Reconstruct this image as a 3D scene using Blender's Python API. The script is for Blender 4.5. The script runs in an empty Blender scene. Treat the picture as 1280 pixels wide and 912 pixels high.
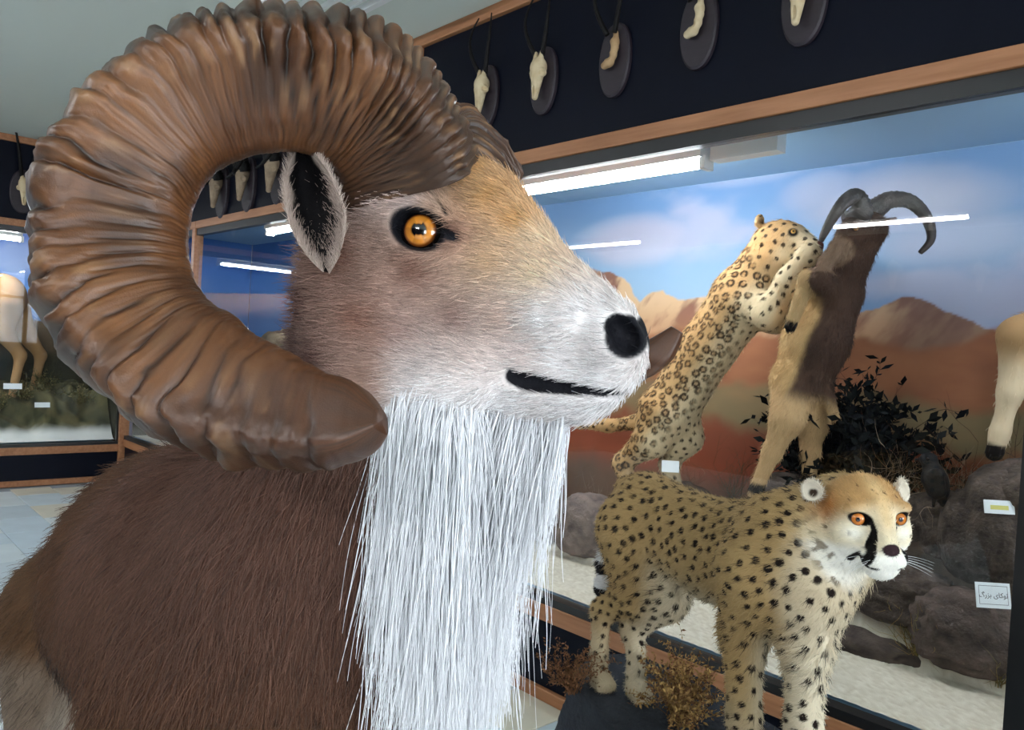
import bpy, math, random
import numpy as np
from mathutils import Vector, Matrix

# ------------------------------------------------------------------ camera, world, exposure
SC = bpy.context.scene
COL = SC.collection
# room axes: +Y runs along the long show-case towards the far corner, +X points into that case, +Z up; metres
V1 = np.array([-261.0 - 640, -(385.0 - 456)])      # vanishing point of +Y
V2 = np.array([1690.0 - 640, -(500.0 - 456)])      # vanishing point of +X
FPX = math.sqrt(-(V1 @ V2))
_Y = np.array([V1[0], V1[1], -FPX]); _Y /= np.linalg.norm(_Y)
_X = np.array([V2[0], V2[1], -FPX]); _X /= np.linalg.norm(_X)
RC = np.array([_X, _Y, np.cross(_X, _Y)])          # camera -> room rotation
CAMP = np.array([0.0, 0.0, 1.40])
CX, CY, CZ = RC[:, 0], RC[:, 1], RC[:, 2]
cam_data = bpy.data.cameras.new('camera')
cam_data.sensor_fit = 'HORIZONTAL'; cam_data.sensor_width = 36.0
cam_data.lens = 36.0 * FPX / 1280.0
cam_data.clip_start = 0.02; cam_data.clip_end = 60
cam = bpy.data.objects.new('camera', cam_data); COL.objects.link(cam)
M4 = Matrix.Identity(4)
for i in range(3):
    for j in range(3):
        M4[i][j] = RC[i, j]
    M4[i][3] = CAMP[i]
cam.matrix_world = M4
SC.camera = cam
world = bpy.data.worlds.new('world'); SC.world = world
world.use_nodes = True
world.node_tree.nodes['Background'].inputs[0].default_value = (0.55, 0.7, 1.0, 1)
world.node_tree.nodes['Background'].inputs[1].default_value = 0.1
SC.view_settings.view_transform = 'Standard'
SC.view_settings.look = 'None'
SC.view_settings.exposure = 0.45
SC.view_settings.gamma = 1.0
SC.view_settings.use_curve_mapping = False
LIGHT = dict(window=15.0, ceiling=230.0, case=115.0)   # emission strengths of the room's light sources

WX = 2.28          # plane of the long show-case glass
LY = 7.65          # plane of the far show-case glass
ZC = 2.94          # ceiling
XL, YF = -4.3, -4.2  # the two walls out of sight
CASE_D = 1.12      # depth of the show-cases

def PX(u, v, d):
    """the point seen at pixel (u, v) of the 1280x912 photograph, d metres along the view axis"""
    return CAMP + RC @ np.array([(u - 640) / FPX * d, -(v - 456) / FPX * d, -d])

def RAY(u, v):
    return RC @ np.array([(u - 640) / FPX, -(v - 456) / FPX, -1.0])

def on_plane(u, v, o, n):
    r = RAY(u, v); t = np.dot(np.asarray(o) - CAMP, n) / np.dot(r, n)
    return CAMP + r * t

def at_x(u, v, x): return on_plane(u, v, (x, 0, 0), np.array([1.0, 0, 0]))
def at_y(u, v, y): return on_plane(u, v, (0, y, 0), np.array([0, 1.0, 0]))
def at_z(u, v, z): return on_plane(u, v, (0, 0, z), np.array([0, 0, 1.0]))

# ------------------------------------------------------------------ object helpers
def tag(o, label=None, cat=None, group=None, kind=None):
    if label: o['label'] = label
    if cat: o['category'] = cat
    if group: o['group'] = group
    if kind: o['kind'] = kind
    return o

def empty(name, loc=(0, 0, 0), label=None, cat=None, group=None, kind=None, parent=None):
    o = bpy.data.objects.new(name, None); COL.objects.link(o)
    o.location = [float(c) for c in loc]
    o.empty_display_size = 0.05
    if parent is not None: o.parent = parent
    return tag(o, label, cat, group, kind)

def np3(a): return np.asarray(a, dtype=float)

def world_loc(p):
    l = np.zeros(3)
    while p is not None:
        l = l + np.array(p.location); p = p.parent
    return l

def link(name, me, mats=None, parent=None):
    """mesh given in room coordinates; parents are unrotated empties or meshes"""
    o = bpy.data.objects.new(name, me); COL.objects.link(o)
    if mats is not None and len(me.materials) == 0:
        for m in (mats if isinstance(mats, (list, tuple)) else [mats]): me.materials.append(m)
    if parent is not None:
        o.parent = parent
        o.location = [float(c) for c in -world_loc(parent)]
    return o

def raw_mesh(name, verts, faces, smooth=True, col=None, matidx=None):
    verts = np.asarray(verts, dtype=np.float32)
    me = bpy.data.meshes.new(name)
    if isinstance(faces, np.ndarray):
        n, k = faces.shape
        me.vertices.add(len(verts)); me.vertices.foreach_set('co', verts.ravel())
        me.loops.add(n * k); me.loops.foreach_set('vertex_index', faces.astype(np.int32).ravel())
        me.polygons.add(n); me.polygons.foreach_set('loop_start', np.arange(0, n * k, k, dtype=np.int32))
        me.update(calc_edges=True)
    else:
        me.from_pydata(verts.tolist(), [], faces); me.update()
    if smooth and len(me.polygons):
        me.polygons.foreach_set('use_smooth', np.ones(len(me.polygons), dtype=bool))
    if col is not None: set_col(me, col)
    if matidx is not None: me.polygons.foreach_set('material_index', np.asarray(matidx, dtype=np.int32))
    return me

def set_col(me, col, name='Col'):
    col = np.asarray(col, dtype=np.float32)
    if col.ndim == 1: col = np.repeat(col[:, None], 3, 1)
    c4 = np.ones((len(col), 4), dtype=np.float32); c4[:, :3] = col[:, :3]
    a = me.attributes.new(name, 'FLOAT_COLOR', 'POINT'); a.data.foreach_set('color', c4.ravel())

class MB:
    """collects boxes, tubes, prisms into one mesh"""
    def __init__(s): s.v = []; s.f = []
    def add(s, v, f):
        b = len(s.v); s.v += [tuple(map(float, p)) for p in v]; s.f += [tuple(b + i for i in q) for q in f]; return s
    def box(s, lo, hi):
        x0, y0, z0 = lo; x1, y1, z1 = hi
        return s.add([(x0,y0,z0),(x1,y0,z0),(x1,y1,z0),(x0,y1,z0),(x0,y0,z1),(x1,y0,z1),(x1,y1,z1),(x0,y1,z1)],
                     [(0,3,2,1),(4,5,6,7),(0,1,5,4),(1,2,6,5),(2,3,7,6),(3,0,4,7)])
    def tube(s, pts, rad, n=8, cap=True):
        pts = [np3(p) for p in pts]; m = len(pts)
        rad = [rad] * m if np.isscalar(rad) else list(rad)
        b = len(s.v); up = None
        for i, p in enumerate(pts):
            t = pts[min(i + 1, m - 1)] - pts[max(i - 1, 0)]; t = t / (np.linalg.norm(t) + 1e-9)
            if up is None:
                up = np.cross(t, [0, 0, 1.0])
                if np.linalg.norm(up) < .1: up = np.cross(t, [0, 1.0, 0])
            up = up - t * (up @ t); up = up / (np.linalg.norm(up) + 1e-9); w = np.cross(t, up)
            for k in range(n):
                a = 2 * math.pi * k / n
                s.v.append(tuple(p + rad[i] * (math.cos(a) * up + math.sin(a) * w)))
        for i in range(m - 1):
            for k in range(n):
                k2 = (k + 1) % n
                s.f.append((b + i*n + k, b + i*n + k2, b + (i+1)*n + k2, b + (i+1)*n + k))
        if cap:
            s.f.append(tuple(b + k for k in reversed(range(n)))); s.f.append(tuple(b + (m-1)*n + k for k in range(n)))
        return s
    def build(s, name, mat, parent=None, smooth=False, bevel=0.0):
        me = raw_mesh(name, s.v, s.f, smooth)
        o = link(name, me, mat, parent)
        if bevel:
            md = o.modifiers.new('bevel', 'BEVEL'); md.width = bevel; md.segments = 2; md.limit_method = 'ANGLE'
        return o

# ------------------------------------------------------------------ noise
def _h(ix, iy, iz, seed):
    n = (ix.astype(np.int64) * 374761393 + iy.astype(np.int64) * 668265263 + iz.astype(np.int64) * 2147483647 + seed * 1274126177) & 0xffffffff
    n = ((n ^ (n >> 13)) * 1274126177) & 0xffffffff
    n = (n ^ (n >> 16)) & 0xffffff
    return n.astype(np.float32) / float(0xffffff)

def vnoise(p, seed=0):
    p = np.asarray(p, dtype=np.float64); i = np.floor(p); f = p - i; i = i.astype(np.int64)
    f = f * f * (3 - 2 * f); r = 0
    for dx in (0, 1):
        wx = f[..., 0] if dx else 1 - f[..., 0]
        for dy in (0, 1):
            wy = f[..., 1] if dy else 1 - f[..., 1]
            for dz in (0, 1):
                wz = f[..., 2] if dz else 1 - f[..., 2]
                r = r + wx * wy * wz * _h(i[..., 0] + dx, i[..., 1] + dy, i[..., 2] + dz, seed)
    return r                                     # 0..1

def fbm(p, oct=4, seed=0):
    p = np.asarray(p, dtype=np.float64); r = 0; a = 1.0; s = 0
    for o in range(oct):
        r = r + a * vnoise(p, seed + o * 17); s += a; a *= .5; p = p * 2.03 + 11.3
    return r / s

def sstep(a, b, x):
    t = np.clip((x - a) / (b - a), 0, 1); return t * t * (3 - 2 * t)

def lerpc(c0, c1, t):
    t = np.asarray(t)[..., None]; return np.asarray(c0) * (1 - t) + np.asarray(c1) * t

def srgb(r, g, b):
    f = lambda c: c / 12.92 if c <= .04045 else ((c + .055) / 1.055) ** 2.4
    return np.array([f(r / 255), f(g / 255), f(b / 255)])

# ------------------------------------------------------------------ implicit bodies -> one continuous skin
class Field:
    def __init__(s, lo, hi, h):
        s.lo = np3(lo); s.h = h
        s.n = np.ceil((np3(hi) - s.lo) / h).astype(int) + 1
        s.ax = [s.lo[i] + h * np.arange(s.n[i]) for i in range(3)]
        s.f = np.full(tuple(s.n), 0.25, dtype=np.float32)
    def sub(s, lo, hi):
        a = np.clip(np.floor((np3(lo) - s.lo) / s.h).astype(int), 0, s.n); b = np.clip(np.ceil((np3(hi) - s.lo) / s.h).astype(int) + 1, 0, s.n)
        if np.any(b <= a): return None, None
        sl = tuple(slice(a[i], b[i]) for i in range(3))
        g = np.stack(np.meshgrid(*[s.ax[i][sl[i]] for i in range(3)], indexing='ij'), -1)
        return sl, g
    def comb(s, sl, d, k, op):
        f = s.f[sl]
        if op == 'u':
            if k > 0:
                h = np.clip(.5 + .5 * (d - f) / k, 0, 1); r = d * (1 - h) + f * h - k * h * (1 - h)
            else: r = np.minimum(f, d)
        else:                                    # carve
            if k > 0:
                h = np.clip(.5 - .5 * (f + d) / k, 0, 1); r = f * (1 - h) - d * h + k * h * (1 - h)
            else: r = np.maximum(f, -d)
        s.f[sl] = r
    def cone(s, a, ra, b, rb, k=.02, op='u', squash=None):
        a, b = np3(a), np3(b); m = max(ra, rb) * (1.0 if squash is None else max(1, squash[1])) + 2 * k + 2 * s.h
        sl, g = s.sub(np.minimum(a, b) - m, np.maximum(a, b) + m)
        if sl is None: return s
        ba = b - a; L = ba @ ba + 1e-12
        t = np.clip(((g - a) @ ba) / L, 0, 1)
        q = g - (a + t[..., None] * ba)
        if squash is not None:
            ax = np3(squash[0]); ax = ax / np.linalg.norm(ax)
            q = q + (q @ ax)[..., None] * ax * (1 / squash[1] - 1)
        s.comb(sl, (np.sqrt((q * q).sum(-1)) - (ra + (rb - ra) * t)).astype(np.float32), k, op); return s
    def chain(s, pts, k=.02, squash=None):
        for (a, ra), (b, rb) in zip(pts[:-1], pts[1:]): s.cone(a, ra, b, rb, k, 'u', squash)
        return s
    def ell(s, c, r, axes=None, k=.02, op='u'):
        c = np3(c); r = np3(r); m = r.max() + 2 * k + 2 * s.h
        sl, g = s.sub(c - m, c + m)
        if sl is None: return s
        q = g - c
        if axes is not None: q = q @ np.asarray(axes).T
        l = np.sqrt(((q / r) ** 2).sum(-1)); l2 = np.sqrt(((q / (r * r)) ** 2).sum(-1)) + 1e-9
        s.comb(sl, (l * (l - 1) / l2).astype(np.float32), k, op); return s
    def func(s, lo, hi, fn, k=.02, op='u'):
        sl, g = s.sub(lo, hi)
        if sl is not None: s.comb(sl, fn(g).astype(np.float32), k, op)
        return s
    def skin(s):
        f = s.f; ins = f < 0; nx, ny, nz = f.shape
        cs = [(a, b, c) for a in (0, 1) for b in (0, 1) for c in (0, 1)]
        cnt = np.zeros((nx - 1, ny - 1, nz - 1), dtype=np.int8)
        for a, b, c in cs: cnt += ins[a:nx - 1 + a, b:ny - 1 + b, c:nz - 1 + c]
        act = (cnt > 0) & (cnt < 8)
        I = np.argwhere(act); idx = -np.ones(act.shape, dtype=np.int64); idx[act] = np.arange(len(I))
        val = np.stack([f[I[:, 0] + a, I[:, 1] + b, I[:, 2] + c] for a, b, c in cs], 1)
        acc = np.zeros((len(I), 3)); num = np.zeros(len(I)); C = np.array(cs, dtype=float)
        for i in range(8):
            for j in range(i + 1, 8):
                if abs(C[i] - C[j]).sum() == 1:
                    m = (val[:, i] < 0) != (val[:, j] < 0)
                    t = np.where(m, val[:, i] / np.where(m, val[:, i] - val[:, j], 1), 0)
                    acc += m[:, None] * (C[i] + t[:, None] * (C[j] - C[i])); num += m
        V = s.lo + s.h * (I + acc / num[:, None])
        F = []
        for ax in range(3):
            o1, o2 = (ax + 1) % 3, (ax + 2) % 3
            sl0 = [slice(None)] * 3; sl1 = [slice(None)] * 3
            sl0[ax] = slice(0, -1); sl1[ax] = slice(1, None)
            a = ins[tuple(sl0)]; b = ins[tuple(sl1)]
            E = np.argwhere(a != b)
            E = E[(E[:, o1] > 0) & (E[:, o2] > 0) & (E[:, o1] < f.shape[o1] - 1) & (E[:, o2] < f.shape[o2] - 1)]
            fl = a[E[:, 0], E[:, 1], E[:, 2]]
            q = []
            for d1, d2 in ((-1, -1), (0, -1), (0, 0), (-1, 0)):
                e = E.copy(); e[:, o1] += d1; e[:, o2] += d2
                q.append(idx[e[:, 0], e[:, 1], e[:, 2]])
            q = np.stack(q, 1); q[~fl] = q[~fl][:, ::-1]; F.append(q)
        return V, np.concatenate(F)

def relax(V, F, it=2, lam=.5):
    for _ in range(it):
        acc = np.zeros_like(V); n = np.zeros(len(V))
        for k in range(F.shape[1]):
            a = F[:, k]; b = F[:, (k + 1) % F.shape[1]]
            np.add.at(acc, a, V[b]); np.add.at(n, a, 1); np.add.at(acc, b, V[a]); np.add.at(n, b, 1)
        V = V + lam * (acc / np.maximum(n, 1)[:, None] - V)
    return V

def vnormals(V, F):
    n = np.cross(V[F[:, 2]] - V[F[:, 0]], V[F[:, 3 % F.shape[1]]] - V[F[:, 1]]); N = np.zeros_like(V)
    for k in range(F.shape[1]): np.add.at(N, F[:, k], n)
    return N / (np.linalg.norm(N, axis=1)[:, None] + 1e-12)

def scatter(V, F, n, rng, weight=None):
    """n random points on a quad mesh: face index, position"""
    A = .5 * np.linalg.norm(np.cross(V[F[:, 2]] - V[F[:, 0]], V[F[:, 3]] - V[F[:, 1]]), axis=1)
    if weight is not None: A = A * weight
    c = np.cumsum(A); fi = np.searchsorted(c, rng.random(n) * c[-1]); fi = np.minimum(fi, len(F) - 1)
    a, b = rng.random(n)[:, None], rng.random(n)[:, None]
    q = V[F[fi]]
    return fi, (q[:, 0] * (1 - a) + q[:, 1] * a) * (1 - b) + (q[:, 3] * (1 - a) + q[:, 2] * a) * b

def norm(a): return a / (np.linalg.norm(a, axis=-1, keepdims=True) + 1e-12)

def hair(name, pts, rad, col, mat, parent=None):
    """pts (n, k, 3) strands in room coordinates, rad (n,) root radius, col (n, 3)"""
    n, k = pts.shape[:2]
    cv = bpy.data.hair_curves.new(name)
    cv.add_curves([k] * n)
    cv.attributes['position'].data.foreach_set('vector', pts.astype(np.float32).ravel()) if 'position' in cv.attributes else cv.points.foreach_set('position', pts.astype(np.float32).ravel())
    r = (np.asarray(rad)[:, None] * np.linspace(1, .25, k)[None] ** .8).astype(np.float32)
    a = cv.attributes.get('radius') or cv.attributes.new('radius', 'FLOAT', 'POINT')
    a.data.foreach_set('value', r.ravel())
    c4 = np.ones((n, 4), dtype=np.float32); c4[:, :3] = col
    c = cv.attributes.new('Col', 'FLOAT_COLOR', 'CURVE'); c.data.foreach_set('color', c4.ravel())
    cv.materials.append(mat)
    o = bpy.data.objects.new(name, cv); COL.objects.link(o)
    if parent is not None:
        o.parent = parent; o.location = [float(x) for x in -world_loc(parent)]
    return o

# ------------------------------------------------------------------ materials
def mat_new(name):
    m = bpy.data.materials.new(name); m.use_nodes = True
    nt = m.node_tree; return m, nt, nt.nodes['Principled BSDF']

def N(nt, typ, **kw):
    n = nt.nodes.new(typ)
    for k, v in kw.items(): setattr(n, k, v)
    return n

def add_bump(nt, b, scale, strength, dist=.01, detail=4, coord=None, stretch=None):
    tc = N(nt, 'ShaderNodeTexCoord'); no = N(nt, 'ShaderNodeTexNoise'); bu = N(nt, 'ShaderNodeBump')
    no.inputs['Scale'].default_value = scale; no.inputs['Detail'].default_value = detail
    bu.inputs['Strength'].default_value = strength; bu.inputs['Distance'].default_value = dist
    if stretch is not None:
        mp = N(nt, 'ShaderNodeMapping'); mp.inputs['Scale'].default_value = stretch
        nt.links.new(tc.outputs['Object'], mp.inputs[0]); nt.links.new(mp.outputs[0], no.inputs['Vector'])
    else: nt.links.new(tc.outputs['Object'], no.inputs['Vector'])
    nt.links.new(no.outputs['Fac'], bu.inputs['Height']); nt.links.new(bu.outputs[0], b.inputs['Normal'])
    return no

def plain(name, col, rough=.6, metal=0, spec=.5, bump=None, var=None, coat=0):
    m, nt, b = mat_new(name)
    b.inputs['Base Color'].default_value = (*[float(c) for c in col], 1); b.inputs['Roughness'].default_value = rough
    b.inputs['Metallic'].default_value = metal; b.inputs['Specular IOR Level'].default_value = spec
    b.inputs['Coat Weight'].default_value = coat
    if bump: add_bump(nt, b, *bump)
    if var:                                      # (other colour, noise scale, stretch)
        tc = N(nt, 'ShaderNodeTexCoord'); mp = N(nt, 'ShaderNodeMapping'); no = N(nt, 'ShaderNodeTexNoise'); mx = N(nt, 'ShaderNodeMix', data_type='RGBA')
        mp.inputs['Scale'].default_value = var[2] if len(var) > 2 else (1, 1, 1)
        no.inputs['Scale'].default_value = var[1]; no.inputs['Detail'].default_value = 6
        nt.links.new(tc.outputs['Object'], mp.inputs[0]); nt.links.new(mp.outputs[0], no.inputs['Vector'])
        rp = N(nt, 'ShaderNodeMapRange'); rp.inputs[1].default_value = .3; rp.inputs[2].default_value = .7
        nt.links.new(no.outputs['Fac'], rp.inputs[0]); nt.links.new(rp.outputs[0], mx.inputs['Factor'])
        mx.inputs['A'].default_value = (*[float(c) for c in col], 1); mx.inputs['B'].default_value = (*[float(c) for c in var[0]], 1)
        nt.links.new(mx.outputs['Result'], b.inputs['Base Color'])
    return m

def vcol(name, rough=.7, spec=.3, bump=None, coat=0, sheen=0, attr='Col'):
    m, nt, b = mat_new(name)
    a = N(nt, 'ShaderNodeAttribute'); a.attribute_name = attr
    nt.links.new(a.outputs['Color'], b.inputs['Base Color'])
    b.inputs['Roughness'].default_value = rough; b.inputs['Specular IOR Level'].default_value = spec
    b.inputs['Coat Weight'].default_value = coat; b.inputs['Sheen Weight'].default_value = sheen
    if bump: add_bump(nt, b, *bump)
    return m

def emit(name, col, strength):
    m, nt, b = mat_new(name)
    b.inputs['Base Color'].default_value = (.8, .8, .8, 1)
    b.inputs['Emission Color'].default_value = (*col, 1); b.inputs['Emission Strength'].default_value = strength
    return m

def glass_mat(name, ior=1.45, tint=(1, 1, 1)):
    """clean pane: sees through, mirrors by its refractive index"""
    m = bpy.data.materials.new(name); m.use_nodes = True; nt = m.node_tree; nt.nodes.clear()
    out = N(nt, 'ShaderNodeOutputMaterial'); mx = N(nt, 'ShaderNodeMixShader'); fr = N(nt, 'ShaderNodeFresnel')
    tr = N(nt, 'ShaderNodeBsdfTransparent'); gl = N(nt, 'ShaderNodeBsdfGlossy')
    fr.inputs['IOR'].default_value = ior; tr.inputs[0].default_value = (*tint, 1); gl.inputs['Roughness'].default_value = 0.0
    ge = N(nt, 'ShaderNodeNewGeometry'); sb = N(nt, 'ShaderNodeMath', operation='SUBTRACT'); mu = N(nt, 'ShaderNodeMath', operation='MULTIPLY'); m2 = N(nt, 'ShaderNodeMath', operation='MULTIPLY')
    sb.inputs[0].default_value = 1.0; m2.inputs[1].default_value = 1.15; m2.use_clamp = True   # the front face carries the mirror image
    nt.links.new(ge.outputs['Backfacing'], sb.inputs[1]); nt.links.new(sb.outputs[0], mu.inputs[0]); nt.links.new(fr.outputs[0], m2.inputs[0])
    nt.links.new(m2.outputs[0], mu.inputs[1]); nt.links.new(mu.outputs[0], mx.inputs[0]); nt.links.new(tr.outputs[0], mx.inputs[1]); nt.links.new(gl.outputs[0], mx.inputs[2])
    nt.links.new(mx.outputs[0], out.inputs[0]); return m
# ------------------------------------------------------------------ materials of the room
M_wood = plain('beech_trim', srgb(176, 122, 84), .45, var=(srgb(150, 98, 62), 6, (8, .6, 8)))
M_black = plain('blue_black_panel', srgb(9, 13, 26), .45, spec=.10, bump=(60, .05))
M_frame = plain('black_frame', (.008, .008, .009), .35)
M_ceiling = plain('ceiling_paint', srgb(214, 220, 212), .75, bump=(120, .05))
M_wallpaint = plain('wall_paint', srgb(205, 205, 200), .8)
M_caseblue = plain('case_blue_paint', srgb(150, 185, 215), .6)
M_grout = plain('grout', srgb(150, 155, 160), .8)
M_white = plain('white_enamel', (.8, .8, .8), .4)
M_glass = glass_mat('glass', 1.5, (.97, .985, .98))
M_tube = emit('fluorescent_tube', (.93, .97, 1.0), LIGHT['case'])
M_ctube = emit('ceiling_tube', (.95, .97, 1.0), LIGHT['ceiling'])
M_wglow = emit('daylit_window_glass', (.88, .94, 1.0), LIGHT['window'])
M_mural = vcol('painted_mural', .75, .2, bump=(40, .04))
M_steel = plain('brushed_steel', (.55, .57, .58), .35, metal=1)

def struct(name, lo, hi, mat, parent=None, bevel=0):
    o = MB().box(lo, hi).build(name, mat, parent, bevel=bevel)
    if parent is None: o['kind'] = 'structure'
    return o

# ------------------------------------------------------------------ floor: slabs on a grout bed
floor = struct('floor', (XL, YF, -.12), (WX + CASE_D + .1, LY + CASE_D + .1, -.006), M_grout)
rng = np.random.default_rng(5)
tile_m = [plain('stone_slab_%d' % i, c, .28, spec=.5, var=(c * .86, 5)) for i, c in enumerate(
    [srgb(216, 228, 232), srgb(226, 234, 234), srgb(206, 222, 230), srgb(226, 220, 200), srgb(200, 214, 220)])]
tile_mesh = {}
def slab_mesh(w, l, mi):
    key = (round(w, 3), round(l, 3), mi)
    if key not in tile_mesh:
        g, b = .002, .003; x, y = w / 2 - g, l / 2 - g
        v = [(-x, -y, -.006), (x, -y, -.006), (x, y, -.006), (-x, y, -.006), (-x, -y, -b), (x, -y, -b), (x, y, -b), (-x, y, -b),
             (-x + b, -y + b, 0), (x - b, -y + b, 0), (x - b, y - b, 0), (-x + b, y - b, 0)]
        f = [(8, 9, 10, 11)] + [(i, (i + 1) % 4, 4 + (i + 1) % 4, 4 + i) for i in range(4)] + [(4 + i, 4 + (i + 1) % 4, 8 + (i + 1) % 4, 8 + i) for i in range(4)]
        me = raw_mesh('tile', v, f, False); me.materials.append(tile_m[mi]); tile_mesh[key] = me
    return tile_mesh[key]
rest_v, rest_f = [], []
def in_view(x, y):
    c = RC.T @ (np.array([x, y, 0]) - CAMP)
    if c[2] > -.3: return False
    u, v = 640 + FPX * c[0] / -c[2], 456 - FPX * c[1] / -c[2]
    return -60 < u < 760 and v < 1050
TW = .30; n_t = 0
for i in range(int((WX - XL) / TW) + 1):
    y = YF - rng.random() * .5
    while y < LY:
        l = [.30, .45, .60][rng.integers(3)]; x = WX - TW * (i + .5); yc = y + l / 2; y += l
        if yc > LY - .05 or x < XL: continue
        if in_view(x, yc) and x > -1.5 and n_t < 295:
            o = bpy.data.objects.new('tile', slab_mesh(TW, l, int(rng.integers(5)))); COL.objects.link(o)
            o.parent = floor; o.location = (x, yc, 0); n_t += 1
        else:
            b = len(rest_v); me = slab_mesh(TW, l, 0)
            rest_v += [(q.co.x + x, q.co.y + yc, q.co.z) for q in me.vertices]; rest_f += [tuple(b + k for k in p.vertices) for p in me.polygons]
o = link('tile_field', raw_mesh('tile_field', rest_v, rest_f, False), tile_m[0], floor); o['kind'] = 'stuff'

# ------------------------------------------------------------------ shell
ceiling = struct('ceiling', (XL, YF, ZC), (WX + CASE_D + .1, LY + CASE_D + .1, ZC + .1), M_ceiling)
struct('wall_left', (XL - .1, YF, 0), (XL, LY + CASE_D + .1, ZC), M_black)
wall_front = MB()
WIN = [(-2.9, -1.6), (.55, 2.15)]                    # windows behind the photographer
xs = [XL] + [c for w in WIN for c in w] + [WX + CASE_D + .1]
for a, b in zip(xs[0::2], xs[1::2]): wall_front.box((a, YF - .1, 0), (b, YF, ZC))
for a, b in WIN: wall_front.box((a, YF - .1, 0), (b, YF, .9)); wall_front.box((a, YF - .1, 2.5), (b, YF, ZC))
wf = wall_front.build('wall_front', M_wallpaint); wf['kind'] = 'structure'
for k, (a, b) in enumerate(WIN):
    fr = MB()
    for q in (a, (a + b) / 2 - .03, b - .06): fr.box((q, YF - .08, .9), (q + .06, YF - .02, 2.5))
    for z in (.9, 1.9, 2.44): fr.box((a, YF - .08, z), (b, YF - .02, z + .06))
    w = fr.build('window_%d' % (k + 1), M_white); w['kind'] = 'structure'
    MB().box((a, YF - .07, .9), (b, YF - .06, 2.5)).build('pane', M_wglow, w)
# dark fascia above the cases
struct('wall_right', (WX, -.5, 2.252), (WX + .06, LY + .06, 2.895), M_black)
struct('wall_back', (XL, LY, 2.252), (WX, LY + .06, 2.895), M_black)
struct('wall_right_end', (WX, YF, 0), (WX + .06, -.5, ZC), M_black)
struct('trim_1', (WX - .025, YF, 2.885), (WX + .06, LY, ZC), M_wood, bevel=.004)
struct('trim_2', (XL, LY - .025, 2.885), (WX - .025, LY + .06, ZC), M_wood, bevel=.004)
struct('trim_3', (WX - .022, 3.24, 2.252), (WX + .01, 3.34, 2.885), M_wood, bevel=.004)
struct('baseboard_right', (WX - .02, -.5, .0), (WX + .05, LY, .05), M_wood, bevel=.004)
struct('baseboard_back', (XL, LY - .02, .0), (WX - .02, LY + .05, .05), M_wood, bevel=.004)

# ------------------------------------------------------------------ the painted murals (flat paintings on the case backs)
def mural_mesh(name, P2, colfn, flip=False):
    """P2 (h, w, 3) grid of room points; colfn -> (h, w, 3) colours"""
    h, w = P2.shape[:2]
    V = P2.reshape(-1, 3); i = np.arange(h * w).reshape(h, w)
    F = np.stack([i[:-1, :-1], i[:-1, 1:], i[1:, 1:], i[1:, :-1]], -1).reshape(-1, 4)
    if flip: F = F[:, ::-1]
    return raw_mesh(name, V, F, True, colfn.reshape(-1, 3))

XB = WX + CASE_D
def px_yz(pts):
    r = np.array([at_x(u, v, XB) for u, v in pts]); return r[:, 1], r[:, 2]
def ridge(pts, y):
    a, b = px_yz(pts); o = np.argsort(a); return np.interp(y, a[o], b[o])

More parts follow.
